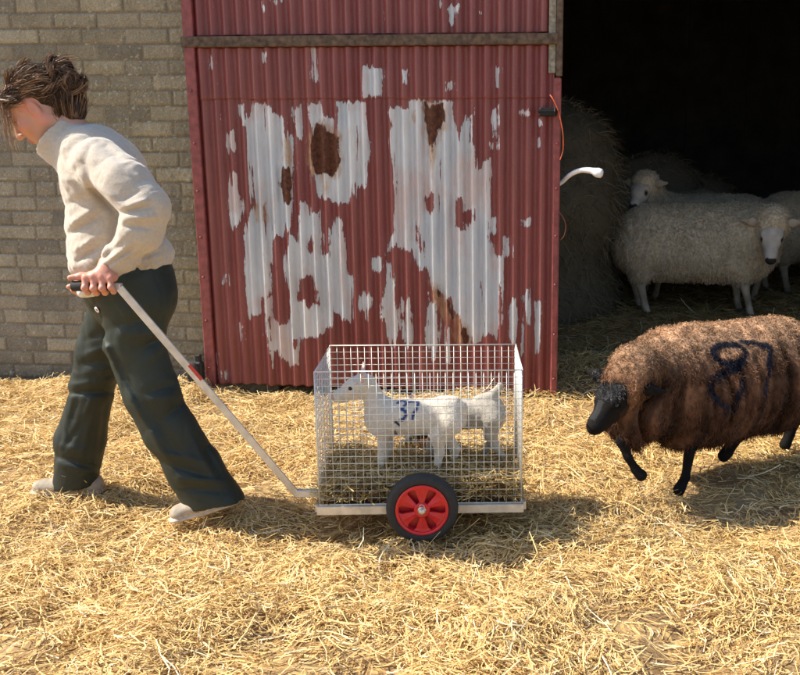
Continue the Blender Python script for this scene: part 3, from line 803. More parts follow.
def pale_sheep(label, base, heading, headspec, sc=1.0, nlocks=9000, tone=1.0, legs=True, detail=.011, group='pale sheep in the dark barn', legpose=None):
    t = thing('sheep', label, 'sheep', base, group); f = frame(base, heading)
    q = lambda x, y, z: f(x * sc, y * sc, z * sc)
    fl = SDF(detail, .10 * sc)
    fl.cap(q(-.34, 0, .52), q(.26, 0, .53), .235 * sc, .225 * sc, flat=(f.l, .98)); fl.cap(q(-.26, 0, .47), q(.24, 0, .45), .225 * sc, .215 * sc)
    fl.ell(q(-.42, 0, .46), (.17 * sc, .17 * sc, .19 * sc)); fl.ell(q(.33, 0, .47), (.19 * sc, .19 * sc, .20 * sc))
    for e in (1, -1):
        fl.cap(q(-.40, e * .11, .44), q(-.41, e * .12, .28), .11 * sc, .065 * sc, .06); fl.cap(q(.28, e * .10, .40), q(.29, e * .11, .29), .09 * sc, .055 * sc, .06)
    body = SDF(.0075, .03)
    body.cap(q(-.32, 0, .50), q(.28, 0, .50), .17 * sc, .16 * sc)
    Hh = None
    if headspec is not None:
        ho, hd, hs = headspec
        Hh = headframe(ho, hd, 0)
        neck0 = q(.30, 0, .56); nk = Hh(-.055 * hs, 0, -.01 * hs)
        fl.cap(neck0, nk, .19 * sc, .085 * hs, .10)
        fl.cap(Hh(-.05 * hs, 0, .01), Hh(-.035 * hs, 0, .030 * hs), .075 * hs, .066 * hs, .04)
        fl.cap(Hh(-.05 * hs, 0, -.03), Hh(-.03 * hs, 0, -.085 * hs), .080 * hs, .055 * hs, .05)
        body.cap(neck0, Hh(-.03 * hs, 0, 0), .10 * sc, .055 * hs, .05)
        head_prims(body, Hh, hs)
    lp = legpose or dict(fl=(.27, .11, .26, .285), fr=(.27, -.11, .30, .34), hl=(-.38, .12, -.44, -.41), hr=(-.38, -.12, -.40, -.36))
    if legs:
        for k_ in ('fl', 'fr'):
            x, y, xk, xf = lp[k_]
            body.chain([q(x, y, .38), q(xk, y, .22), q(xf, y, .065), q(xf + .015, y, .018)], [.055 * sc, .029 * sc, .021 * sc, .026 * sc], .015)
        for k_ in ('hl', 'hr'):
            x, y, xk, xf = lp[k_]
            body.chain([q(x, y, .42), q(x + .05, y, .33), q(xk, y, .22), q(xf, y, .065), q(xf + .015, y, .018)], [.10 * sc, .06 * sc, .031 * sc, .022 * sc, .027 * sc], .015)
    V, Q = body.mesh()
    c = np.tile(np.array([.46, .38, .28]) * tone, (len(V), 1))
    if Hh is not None:
        rel = (V - Hh.o); a = rel @ Hh.f / headspec[2]; s2 = rel @ Hh.s / headspec[2]; u2 = rel @ Hh.u / headspec[2]
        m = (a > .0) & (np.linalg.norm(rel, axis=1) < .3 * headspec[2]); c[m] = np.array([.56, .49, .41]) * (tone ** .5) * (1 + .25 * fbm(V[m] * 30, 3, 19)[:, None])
        for e in (1, -1):
            ed = np.linalg.norm(V - Hh(.073 * headspec[2], e * .048 * headspec[2], .012), axis=1); em = (ed < .022) & m; c[em] = c[em] * .35
        nose = (a > .178) & (np.abs(rel @ Hh.s) < .05) & (np.linalg.norm(rel, axis=1) < .3 * headspec[2]) & (u2 > -.040) & (u2 < .0); c[nose] = (.035, .03, .03)
        pinkear = m & (np.abs(s2) > .085); c[pinkear] = np.array([.60, .45, .40])
        mouth = m & (np.abs(u2 + .048) < .0035) & (a > .135); c[mouth] = (.14, .10, .09)
    hoof = V[:, 2] < f.b[2] + .030 * sc; c[hoof] = (.06, .05, .04)
    lo_ = np.clip((f.b[2] + .30 - V[:, 2]) / .2, 0, 1)[:, None] * np.clip(fbm(V * 22, 3, 18) + .55, 0, 1)[:, None]; c = c * (1 - .6 * lo_) + np.array([.06, .045, .03]) * .6 * lo_
    b = mesh_obj('body', V, Q, M_hide, t, True, c)
    if Hh is not None: add_eyes(Hh, headspec[2], b, .0135)
    hf, lf, bz = f.h.astype(np.float32), f.l.astype(np.float32), f.b[2]
    def disp(X):
        a = X @ hf; s2 = X @ lf
        return .010 * fbm(np.stack([a * 26, s2 * 26, X[..., 2] * 7], -1), 2, 12) + .007 * fbm(X * 55, 2, 13)
    FV, FQ = fl.mesh(disp)
    # keep the wool off the face
    def wc(p, nn=None):
        n_ = fbm(p * 9, 3, 22)[:, None]; fine = fbm(p * 60, 2, 23)[:, None]
        cc = np.array([.56, .46, .32]) * (1 + .22 * n_ + .2 * fine)
        low = np.clip((f.b[2] + .40 * sc - p[:, 2]) / .22, 0, 1)[:, None]
        rear = np.clip((-(p - f.b) @ f.h - .28 * sc) / .12, 0, 1)[:, None]
        cc = cc * (1 - .35 * low * rear) + np.array([.05, .02, .0]) * low * (1 - rear)
        if Hh is not None:
            nh = np.clip(1 - np.linalg.norm(p - Hh.o, axis=1) / (.2 * headspec[2]), 0, 1)[:, None]; cc = cc * (1 + .35 * nh)
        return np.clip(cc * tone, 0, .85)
    fo = mesh_obj('fleece', FV, FQ, M_wool, t, True, wc(FV))
    kp = None
    if Hh is not None: kp = off_face(Hh, headspec[2], .066)
    locks('wool_locks', FV, FQ, nlocks, .021, np.full(1, .0046), wc, fo, kp, .0035)
    return t

# nearest pale sheep, broadside, facing right with its face turned to the camera
INZ = .09
bA = G(697, 314, INZ); bA[2] = INZ
YA = bA[1]
def inface(px, py, Y): return P(px, py, Y)
scA = .99
hA = inface(772, 229, YA - .36)
pale_sheep('white faced sheep standing broadside in the barn, its face turned to the camera', bA, -8.0,
           (hA, (-.16, -.62, -.80), 1.2), scA, 26000, 1.0)
# second sheep, head to the left behind it, chewing
bB = G(703, 296, INZ); bB[2] = INZ; bB[1] = YA + .60; bB[0] = P(698, 200, bB[1])[0]
hB = inface(643, 188, bB[1] - .36)
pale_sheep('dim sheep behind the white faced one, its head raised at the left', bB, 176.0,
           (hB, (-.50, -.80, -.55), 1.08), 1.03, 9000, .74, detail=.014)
bC = bB.copy(); bC[1] = YA + 1.45; bC[0] = P(672, 190, bC[1])[0]
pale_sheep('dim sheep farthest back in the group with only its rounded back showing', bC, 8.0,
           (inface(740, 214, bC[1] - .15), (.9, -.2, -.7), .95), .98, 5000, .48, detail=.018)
bD = G(840, 300, INZ); bD[2] = INZ; bD[1] = YA + .95; bD[0] = P(828, 200, bD[1])[0]
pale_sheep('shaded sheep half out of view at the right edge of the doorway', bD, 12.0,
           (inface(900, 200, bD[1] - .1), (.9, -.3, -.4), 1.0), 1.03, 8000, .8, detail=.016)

# ------------------------------------------------------------------ brown ewe
def brown_ewe():
    base = np.array([.945, 3.62, 0.0]); head_ = 203.0
    t = thing('sheep', 'brown woolly ewe with black legs and a dark 87 painted on its side', 'sheep', base)
    f = frame(base, head_); q = f
    fl = SDF(.0065, .09)
    fl.cap(q(-.15, 0, .388), q(.16, 0, .382), .205, .214, flat=(f.l, 1.0)); fl.cap(q(-.10, 0, .37), q(.16, 0, .355), .190, .195)
    fl.ell(P(636, 412, 3.34), (.115, .11, .12))
    fl.ell(q(-.225, 0, .395), (.150, .175, .185)); fl.ell(q(.25, 0, .355), (.18, .18, .19))
    fl.cap(q(-.23, .09, .32), q(-.21, .10, .27), .09, .05, .06); fl.cap(q(-.26, -.08, .32), q(-.28, -.08, .25), .085, .05, .06)
    hd = np.array([-.74, -.62, -.60]); ho = P(620, 391, 3.235); Hh = headframe(ho, hd)
    s_h = 1.0
    fl.cap(q(.30, 0, .41), Hh(-.095, 0, .0), .175, .100, .10)
    fl.cap(Hh(-.06, 0, .005), Hh(-.04, 0, .012), .080, .070, .05)
    hf, lf = f.h.astype(np.float32), f.l.astype(np.float32); fb = f.b.astype(np.float32)
    def disp(X):
        a = (X - fb) @ hf; s2 = (X - fb) @ lf; z = X[..., 2]
        top = np.clip((z - .42) / .14, 0, 1)
        wv = .35 * vnoise(np.stack([a * 5, s2 * 2, z * 6], -1), 31)
        fol = vnoise(np.stack([a * 30 + wv * 6, s2 * 14, z * 2.6], -1), 32) + .5 * vnoise(np.stack([a * 62 + wv * 8, s2 * 20, z * 5], -1), 33)
        side = np.where(fol < -.22, (fol + .22) * .095, 0) + .015 * fol
        return side * (1 - .8 * top) + .010 * fbm(X * 34, 3, 34) * (.5 + .8 * top)
    FV, FQ = fl.mesh(disp)
    FN = vnormals(FV, FQ)
    # painted 87: strokes on the ewe's near side, given as (forward, up) on its flank plane
    def flank(px, py):
        o = np.array([0, 0, CAM_H]); d = ray(px, py); pl = f.b + f.l * .22
        tt = ((pl - o) @ f.l) / (d @ f.l); p = o + d * tt - f.b; return (float(p @ f.h), float(p[2]))
    def loop(cx, cy, rx, ry, rot=0, n=16):
        return [flank(cx + rx * math.cos(a) * math.cos(rot) - ry * math.sin(a) * math.sin(rot), cy + rx * math.cos(a) * math.sin(rot) + ry * math.sin(a) * math.cos(rot)) for a in np.linspace(0, 2 * math.pi, n)]
    flank = lambda px, py: (px, py)
    strokes = [loop(729, 353.5, 16, 9.5, .05), [flank(*p) for p in [(743, 362), (733, 368), (716, 376), (710, 384), (712, 394), (722, 404), (728, 407), (736, 400), (743, 388), (741, 374), (733, 366), (718, 360)]],
               [flank(*p) for p in [(742, 342), (756, 343), (769, 347), (770, 358), (768, 375), (766, 392)]]]
    strokes = ray_hits(FV, FQ, strokes)
    def paint(p, nn):
        rel = p - f.b; side = (rel @ f.l)
        d = np.min([polydist(p, s) for s in strokes], 0) + .0035 * fbm(p * 70, 2, 44)
        return np.clip((.0165 - d) / .007, 0, 1) * (side > .0)
    def wc(p, nn):
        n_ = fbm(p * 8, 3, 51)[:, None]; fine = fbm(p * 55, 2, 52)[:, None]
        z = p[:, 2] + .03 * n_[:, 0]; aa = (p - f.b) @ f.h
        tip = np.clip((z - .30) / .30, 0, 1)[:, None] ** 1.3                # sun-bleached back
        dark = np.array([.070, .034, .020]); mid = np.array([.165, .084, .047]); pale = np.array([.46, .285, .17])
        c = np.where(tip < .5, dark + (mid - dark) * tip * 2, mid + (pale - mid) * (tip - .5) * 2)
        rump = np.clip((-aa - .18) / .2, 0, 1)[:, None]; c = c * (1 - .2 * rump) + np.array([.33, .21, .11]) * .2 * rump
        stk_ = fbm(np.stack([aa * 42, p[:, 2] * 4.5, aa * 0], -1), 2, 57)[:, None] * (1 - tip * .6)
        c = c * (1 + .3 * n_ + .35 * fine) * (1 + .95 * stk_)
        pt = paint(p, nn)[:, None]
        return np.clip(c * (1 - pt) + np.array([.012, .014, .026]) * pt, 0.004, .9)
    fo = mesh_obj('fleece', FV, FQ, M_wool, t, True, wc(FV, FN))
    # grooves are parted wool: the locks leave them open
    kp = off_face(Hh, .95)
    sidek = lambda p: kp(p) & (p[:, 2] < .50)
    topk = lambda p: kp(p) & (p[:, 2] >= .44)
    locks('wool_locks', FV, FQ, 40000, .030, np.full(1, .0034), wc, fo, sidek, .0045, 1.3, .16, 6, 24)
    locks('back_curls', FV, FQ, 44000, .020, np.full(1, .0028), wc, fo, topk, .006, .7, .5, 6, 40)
    pz = np.array([0, 0, 1.0])
    body = SDF(.0055, .03)
    body.cap(q(-.16, 0, .38), q(.22, 0, .37), .14, .14); body.cap(q(.26, 0, .41), Hh(-.03, 0, 0), .11, .060, .05)
    head_prims(body, Hh, .95, ears=((1, .60, -.55), (-1, .05, .10)), earlen=.125)
    nf = G(684, 489, .012); rf = P(640, 470, 3.28)
    hr = G(789, 444, .012); hl = P(727, 452, 3.62)
    s0 = q(.20, .10, .30); body.chain([s0, (s0 + nf) / 2 + f.h * .02 + pz * .02, nf + pz * .045 - f.h * .004, nf + f.h * .022], [.050, .023, .0150, .0235], .015)
    s1 = q(.24, -.04, .30); kn = P(627, 452, 3.25)
    body.chain([s1, P(622, 441, 3.27), P(628, 457, 3.26), P(636, 470, 3.26), P(641, 475, 3.26)], [.040, .022, .0145, .0165, .0225], .010)
    s2 = q(-.25, -.08, .32); hk = hr + pz * .16 - f.h * .05
    body.chain([s2, q(-.25, -.08, .24), hk, hr + pz * .045, hr + f.h * .02], [.09, .06, .028, .020, .025], .015)
    s3 = q(-.22, .09, .30); body.chain([s3, q(-.12, .10, .24), hl + pz * .075 - f.h * .055, hl, hl + f.h * .015 - pz * .014], [.09, .06, .028, .021, .025], .015)
    V, Q = body.mesh(lambda X: .0012 * fbm(X * 60, 2, 61))
    c = np.tile(np.array([.0075, .0065, .0065]), (len(V), 1)) * (1 + .5 * fbm(V * 40, 2, 62)[:, None])
    rel = V - Hh.o; a = rel @ Hh.f; u2 = rel @ Hh.u; s_ = rel @ Hh.s; near = np.linalg.norm(rel, axis=1) < .26
    blaze = near & (u2 > .026 - .0 * a) & (np.abs(s_) < .045) & (a > -.02) & (a < .085); br = np.clip(fbm(V * 45, 3, 63) + .35, 0, 1)
    c[blaze] = c[blaze] * (1 - br[blaze, None]) + np.array([.05, .05, .055]) * br[blaze, None]
    stripe = near & (u2 > .0) & (np.abs(s_) < .014) & (a > .09) & (a < .16); c[stripe] = np.array([.03, .03, .033])
    cheek = near & (u2 < -.02) & (a < .08) & (a > 0); c[cheek] = c[cheek] * 1.0 + np.array([.022, .009, .004])
    b = mesh_obj('body', V, Q, M_hide, t, True, np.clip(c, .003, 1))
    add_eyes(Hh, .95, b, .0115)
    locks('short_hair', V, Q, 42000, .007, np.full(1, .0022), lambda p, nn: np.array([.018, .015, .014]) * rng.uniform(.4, 1.9, (len(p), 1)), b, lambda p: (np.linalg.norm(p - Hh.o, axis=1) < .26) | (p[:, 2] < .24), .0008, .9, .16, 3, 60)
    # short grizzled hair on the forehead
    sel = lambda p: ((p - Hh.o) @ Hh.f > -.04) & ((p - Hh.o) @ Hh.f < .075) & ((p - Hh.o) @ Hh.u > .026) & (np.linalg.norm(p - Hh.o, axis=1) < .13)
    locks('forelock', V, Q, 70000, .015, np.full(1, .0022), lambda p, nn: np.clip(np.array([.17, .165, .165]) * np.clip(.5 + .9 * fbm(p * 38, 2, 67)[:, None], .06, 1) * rng.uniform(.1, 1.5, (len(p), 1)), 0, .8), b, sel, .004, .3, .7, 4, 60)
    ear = Hh(-.03, .10, .035)
    return t
brown_ewe()

# ================================================================== CAGE CART
CT = math.radians(2.0)
c0 = P(320, 513, 2.97); 
CE = np.array([math.cos(CT), math.sin(CT), 0]); CN = np.array([-math.sin(CT), math.cos(CT), 0]); CAX = [CE, CN, Z1]
CW, CD, CZ0, CZ1 = .672, .38, .098, .575
def K(x, y, z): return np.array([c0[0], c0[1], 0]) + CE * x + CN * y + Z1 * z
cart = thing('cage_cart', 'two wheeled wire mesh cage cart with a long metal pull handle', 'cart', K(CW / 2, CD / 2, 0))
M_wire = mat('galvanised_wire', (.72, .71, .66), .42, .45)
M_alu = mat('aluminium', (.66, .66, .65), .38, .55, noise=(30, .2), bump=(80, .2, .001))
def mesh_panel(name, o, du, dv, wu, wv, cut=None, r=.0011, edge=.0024):
    mb = MB(); nu = int(round(wu / .0245)); nv = int(round(wv / .0245)); nrm = np.cross(du, dv)
    for i in range(nu + 1):
        x = wu * i / nu; top = wv if cut is None else cut(x)
        p0 = o + du * x; p1 = o + du * x + dv * top
        j = nrm * random.uniform(-.0012, .0012); k = du * random.uniform(-.0015, .0015)
        mb.tube([p0, (p0 + p1) / 2 + j + k, p1], edge if i in (0, nu) else r, 5)
    for i in range(nv + 1):
        y = wv * i / nv
        x0, x1 = 0, wu
        if cut is not None:
            xs_ = [wu * q / 60 for q in range(61) if cut(wu * q / 60) >= y - 1e-6]
            if not xs_: continue
            x0, x1 = xs_[0], xs_[-1]
        p0 = o + du * x0 + dv * y + nrm * r * 1.8; p1 = o + du * x1 + dv * y + nrm * r * 1.8
        mb.tube([p0, (p0 + p1) / 2 + dv * random.uniform(-.0015, .0015) + nrm * random.uniform(-.001, .001), p1], edge if i in (0, nv) else r, 5)
    return mb.build(name, M_wire, cart, True)
mesh_panel('wire_panel', K(0, 0, CZ0 + .02), CE, Z1, CW, CZ1 - CZ0 - .02)
mesh_panel('wire_panel', K(0, CD, CZ0 + .02), CE, Z1, CW, CZ1 - CZ0 - .02)
mesh_panel('wire_panel', K(0, 0, CZ0 + .02), CN, Z1, CD, CZ1 - CZ0 - .02)
mesh_panel('wire_panel', K(CW, 0, CZ0 + .02), CN, Z1, CD, CZ1 - CZ0 - .02)
fr = MB()
fr.box(K(CW / 2, -.006, CZ0 + .004), (CW + .016, .022, .030), CAX, .002); fr.box(K(CW / 2, CD + .006, CZ0 + .004), (CW + .016, .022, .030), CAX, .002)
fr.box(K(-.006, CD / 2, CZ0 + .004), (.022, CD - .012, .028), CAX, .002); fr.box(K(CW + .006, CD / 2, CZ0 + .004), (.022, CD - .012, .028), CAX, .002)
fr.build('base_frame', mat('bare_metal_frame', (.66, .62, .54), .4, .4, noise=(30, .25)), cart)
MB().box(K(CW / 2, CD / 2, CZ0 - .003), (CW - .012, CD - .012, .010), CAX).build('floor_panel', mat('plywood_floor', (.30, .21, .11), .8, noise=(20, .3)), cart)
# wheels
M_tyre = mat('black_rubber', (.022, .022, .022), .7, noise=(60, .3), bump=(90, .5, .002)); M_red = mat('red_plastic', (.62, .018, .022), .33, noise=(25, .12)); M_hub = mat('zinc_nut', (.62, .60, .55), .35, .8)
wc_ = P(421.5, 515, 2.865); wx = float((wc_ - K(0, 0, 0)) @ CE); wz = wc_[2]; RAD = .1185
def wheel(side):
    n_ = -CN if side < 0 else CN
    yc = -.055 if side < 0 else CD + .055
    cc = K(wx, yc, wz); w_ = thing('wheel', '', '', cc); del w_['label']; del w_['category']; w_.parent = cart
    w_.location = tuple(cc - np.array(cart.location))
    prof = [(.083, -.020), (.092, -.026), (.104, -.027), (.113, -.022), (.1175, -.012), (RAD, 0), (.1175, .012), (.113, .022), (.104, .027), (.092, .026), (.083, .020), (.082, 0), (.083, -.020)]
    MB().lathe(cc, n_, prof, 72).build('tyre', M_tyre, w_, True)
    rim = MB()
    rim.lathe(cc, n_, [(.0835, -.021), (.0870, .010), (.0865, .0265), (.0820, .0285), (.0770, .0265), (.0755, .0150), (.0765, -.021), (.0835, -.021)], 72)
    # dished disc with six wide spokes: the windows between them are open
    u = np.cross(n_, Z1); u /= np.linalg.norm(u)
    NS = 6
    for k in range(NS):
        a0 = 2 * math.pi * (k + .5) / NS + 0.0
        Vv = []; 
        for (r_, hw, h) in [(.018, .26, .022), (.030, .29, .021), (.050, .30, .019), (.068, .31, .018), (.0775, .40, .019)]:
            for (s_, hh) in ((-1, h - .010), (-1, h), (0, h + .0035), (1, h), (1, h - .010)):
                an = a0 + s_ * hw; Vv.append(cc + n_ * hh + r_ * (math.cos(an) * u + math.sin(an) * Z1))
        Fv = []
        for i in range(4):
            for j in range(4):
                Fv.append((i * 5 + j, i * 5 + j + 1, (i + 1) * 5 + j + 1, (i + 1) * 5 + j))
        rim.add(Vv, Fv)
    rim.lathe(cc, n_, [(.0, -.006), (.0762, -.006), (.0762, -.018), (0, -.018)], 48)
    rim.lathe(cc, n_, [(.026, .010), (.026, .024), (.023, .027), (.012, .028), (.012, .010)], 36)
    ro = rim.build('rim', M_red, w_, False); 
    hb = MB().lathe(cc, n_, [(0, .040), (.009, .040), (.0105, .038), (.0105, .030), (.014, .0295), (.014, .027), (.008, .026)], 24)
    pin = [cc + n_ * .038 + Z1 * .010]
    hb.tube([cc + n_ * .036 + Z1 * (.012 + .010 * math.sin(a)) * 1.0 + Z1 * .004 + u * .009 * math.cos(a) + n_ * .004 for a in np.linspace(0, 2 * math.pi, 14)], .0012, 6)
    hb.build('hub_nut', M_hub, w_, True)
wheel(-1); wheel(1)
MB().tube([K(wx, -.045, wz), K(wx, CD + .045, wz)], .008, 12).build('axle', M_hub, cart, True)
for yy in (.004, CD - .004):
    MB().box(K(wx, yy + (.012 if yy < .1 else -.012), (wz + CZ0) / 2 - .004), (.05, .006, max(.02, abs(CZ0 - wz) + .03)), CAX, .001).build('axle_bracket', M_alu, cart)
# pull handle: from the front of the base frame along the ground, then up to the grip
YH = float(K(0, CD * .36, 0)[1])
h0 = K(.0, CD * .36, CZ0); hb_ = P(296, 493, YH); HY = 2.90
hand0 = P(119, 287, HY)
gripE = P(73, 286, HY)
hpts = [h0 - CE * .0, hb_ + CE * .02, hb_, hb_ + unit(hand0 - hb_) * .02, hand0 - unit(hand0 - hb_) * .02, hand0, hand0 + unit(gripE - hand0) * .02, P(89, 286, HY)]
hd_ = MB()
def sqtube(mb, a, b, s_=.0245):
    a = np.array(a); b = np.array(b); d = unit(b - a); sd_ = unit(np.cross(d, Z1)); up = np.cross(sd_, d)
    mb.box((a + b) / 2, (np.linalg.norm(b - a), s_, s_), [d, sd_, up], .002)
sqtube(hd_, K(.0, CD * .36, hb_[2]), hb_, .0242); sqtube(hd_, hb_ - unit(hand0 - hb_) * .008, hand0, .0238); sqtube(hd_, hand0 + unit(hand0 - gripE) * .008, P(80, 286, HY), .0225)
hd_.build('pull_handle', M_alu, cart)
g1 = P(71.5, 286, HY); g2 = P(112, 286, HY)
MB().tube([g1, g1 + unit(g2 - g1) * .004, g2], [.012, .0165, .0165], 14).build('grip', mat('black_foam', (.018, .018, .018), .8), cart, True)
r1 = hb_ + (hand0 - hb_) * .575; r2 = hb_ + (hand0 - hb_) * .645; dd = unit(hand0 - hb_); sdv_ = unit(np.cross(dd, Z1)); upv = np.cross(sdv_, dd)
MB().box((r1 + r2) / 2 + upv * .0075, (np.linalg.norm(r2 - r1), .0262, .0105), [dd, sdv_, upv], .001).build('red_tape', mat('red_tape', (.55, .05, .04), .5), cart)

# straw bedding in the cage
n = 9000; xy_l = np.stack([rng.uniform(.0, CW, n), rng.uniform(.0, CD, n)], -1)
xyw = np.array([K(a, b, 0)[:2] for a, b in xy_l])
bed_z = lambda x, y: CZ0 + .012 + .022 * (1 + n2(x, y, 7, 71, 2))
bed = lay_straw('straw_bedding', xyw, rng.random(n) ** 1.5 * .075, rng.uniform(.02, .12, n), rng.uniform(.002, .004, n), bed_z, cols=straw_colors(n) * np.array([.86, .86, .80]) * rng.uniform(.6, 1, (n, 1)))
bed['label'] = 'pale straw bedding spread on the floor of the wire cage cart'
# ================================================================== LAMBS
def lamb(label, base, heading, sc, head=None, legs=None, tail=None, mark=False, tone=1.0):
    t = thing('lamb', label, 'lamb', base, 'lambs in the wire cage'); f = frame(base, heading)
    q = lambda x, y, z: f(x * sc, y * sc, z * sc)
    s = SDF(.0042, .035)
    s.cap(q(-.12, 0, .266), q(.10, 0, .262), .058 * sc, .058 * sc); s.cap(q(-.10, 0, .25), q(.09, 0, .24), .055 * sc, .058 * sc)
    s.ell(q(-.135, 0, .265), (.062 * sc, .062 * sc, .065 * sc)); s.ell(q(.125, 0, .245), (.058 * sc, .055 * sc, .068 * sc))
    Hh = None
    if head is not None:
        ho, hd, hs = head; Hh = headframe(ho, hd)
        s.cap(q(.125, 0, .27), Hh(-.03 * hs, 0, -.012 * hs), .046 * sc, .035 * hs / .62, .03)
        head_prims(s, Hh, hs, ears=((1, .10, .9), (-1, .3, .6)), earlen=.125, k=.014)
    for k_, (x, y) in (('fl', (.12, .038)), ('fr', (.12, -.038)), ('hl', (-.14, .042)), ('hr', (-.14, -.042))):
        L4 = legs[k_]
        if k_[0] == 'f': s.chain([q(x, y, .21)] + [q(*p) for p in L4], [.032 * sc, .0195 * sc, .0120 * sc, .0165 * sc], .012)
        else: s.chain([q(x, y, .24)] + [q(*p) for p in L4], [.054 * sc, .030 * sc, .0175 * sc, .0120 * sc, .0165 * sc], .014)
    if tail is not None: s.chain([np.array(p) for p in tail], [.020, .017, .012], .015)
    V, Q = s.mesh(lambda X: .0022 * fbm(X * 70, 3, 81))
    N = vnormals(V, Q)
    def colf(p, nn):
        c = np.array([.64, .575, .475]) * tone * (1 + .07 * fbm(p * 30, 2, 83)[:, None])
        dirty = np.clip((f.b[2] + .07 - p[:, 2]) / .07, 0, 1)[:, None]; c = c * (1 - .3 * dirty)
        c = np.clip(c, 0, .88)
        if Hh is not None:
            rel = p - Hh.o; a = rel @ Hh.f / head[2]; s2 = rel @ Hh.s / head[2]; near = np.linalg.norm(rel, axis=1) < .24 * head[2]
            c = np.where((near & (np.abs(s2) > .072) & (a > -.10) & (a < .035) & ((rel @ Hh.u) > -.005))[:, None], np.array([.72, .52, .45]), c)
            c = np.where((near & (a > .185))[:, None], np.array([.45, .28, .25]), c)
        if mark:
            d = np.min([polydist(p, st) for st in strokes], 0) + .0018 * fbm(p * 110, 2, 84)
            m = (np.clip((.0068 - d) / .003, 0, 1))[:, None]
            c = c * (1 - m) + np.array([.012, .045, .18]) * m
            for dl in dots:
                dd_ = polydist(p, dl) + .005 * fbm(p * 90, 2, 85); m = np.clip((.006 - dd_) / .004, 0, 1)[:, None]
                c = c * (1 - m) + np.array([.015, .025, .06]) * m
        return c
    strokes = []; dots = []
    if mark:
        flank = lambda px, py: (px, py)
        strokes = [[flank(*p) for p in L_] for L_ in [
            [(397.5, 403), (401, 400.5), (405, 401), (406, 404), (403, 408), (401, 409)], [(401, 409), (405, 411), (406, 415), (403.5, 419), (400, 420.5)],
            [(409, 402), (414, 401.8), (418.5, 402), (417, 408), (413.5, 414), (412.5, 419)]]]
        dots = [[(396, 422), (399, 425)], [(395, 431), (396, 434)]]
        strokes = ray_hits(V, Q, strokes); dots = ray_hits(V, Q, dots)
    o = mesh_obj('body', V, Q, M_lhide, t, True, colf(V, N))
    if Hh is not None: add_eyes(Hh, head[2], o, .0080)
    kp = None
    if Hh is not None: kp = lambda p: ((p - Hh.o) @ Hh.f < .03 * head[2]) | (np.linalg.norm(p - Hh.o, axis=1) > .2 * head[2])
    k2 = (lambda p: (kp(p) if kp else True) & (p[:, 2] > f.b[2] + .11))
    locks('coat', V, Q, 15000, .0065, np.full(1, .0020), colf, o, k2, .0028, .7, .36, 4, 60)
    return t
M_lhide = mat('lamb_wool', attr=True, rough=.9, sheen=.5, noise=(80, .12), bump=(220, .8, .003), sss=.15)
BZ = CZ0 + .045
YL = float(K(0, CD * .45, 0)[1])
lb = P(414, 470, YL); lb[2] = BZ
scL = float((P(414, 399, YL)[2] - BZ) / .325)
def lg(px, py, dy=0):   # picture point -> lamb-local (forward, side, up)
    p = P(px, py, YL); return ((-(p[0] - lb[0])) / scL, dy, (p[2] - lb[2]) / scL)
SY = .038
lamb('white lamb with a blue 37 on its side, facing left in the cage', lb, 180, scL,
     head=(P(362, 384, YL - .01), (-1, -.20, -.30), .56),
     legs=dict(fl=[(*lg(384, 432)[:1], .038, lg(384, 432)[2]), (lg(381, 452)[0], .038, .045), (lg(379, 460)[0], .038, .012)],
               fr=[(.10, -.038, .13), (.12, -.038, .05), (.13, -.038, .012)],
               hl=[(-.10, .05, .19), (lg(440, 436)[0], .045, .125), (lg(437, 458)[0], .045, .045), (lg(435, 470)[0], .045, .012)],
               hr=[(-.12, -.04, .17), (-.16, -.04, .11), (-.15, -.04, .05), (-.14, -.04, .012)]),
     tail=[P(455, 402, YL), P(462, 408, YL), P(463, 424, YL)], mark=True)
Y2 = YL + .125
l2 = P(462, 470, Y2); l2[2] = BZ; sc2 = float((P(470, 399, Y2)[2] - BZ) / .325)
lamb('unmarked lamb behind the one marked 37, tail raised at the right', l2, 183, sc2,
     head=(P(402, 412, Y2 + .03), (-.9, .3, -.3), .52),
     legs=dict(fl=[(.14, .03, .13), (.15, .03, .05), (.16, .03, .012)], fr=[(.10, -.03, .13), (.09, -.03, .05), (.1, -.03, .012)],
               hl=[(-.13, .04, .17), (-.15, .04, .115), (-.20, .04, .04), (-.215, .04, .010)],
               hr=[(-.13, -.04, .17), (-.14, -.04, .11), (-.10, -.04, .05), (-.09, -.04, .012)]),
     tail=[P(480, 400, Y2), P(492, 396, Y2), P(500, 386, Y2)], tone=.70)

# ================================================================== PERSON
M_skin = mat('skin', attr=True, rough=.5, sss=.12, bump=(180, .25, .001))
M_jkt = mat('sand_fleece', attr=True, rough=.95, spec=.15, sheen=.6, noise=(120, .10), bump=(260, .9, .0025))
M_trs = mat('dark_green_cloth', attr=True, rough=.56, spec=.4, noise=(9, .25), bump=(260, .7, .002))
M_shoe = mat('pale_suede', attr=True, rough=.85, noise=(60, .2), bump=(150, .5, .002))
M_hair = mat('hair', attr=True, rough=.5, spec=.3)
YP = 3.16
person = thing('person', 'woman in sand fleece and dark green trousers leaning forward to pull the cage cart', 'person', (G(140, 508)[0], 3.2, 0))
p_ = P
NEAR, FAR = 2.98, 3.34      # depth of the near and far side of the body
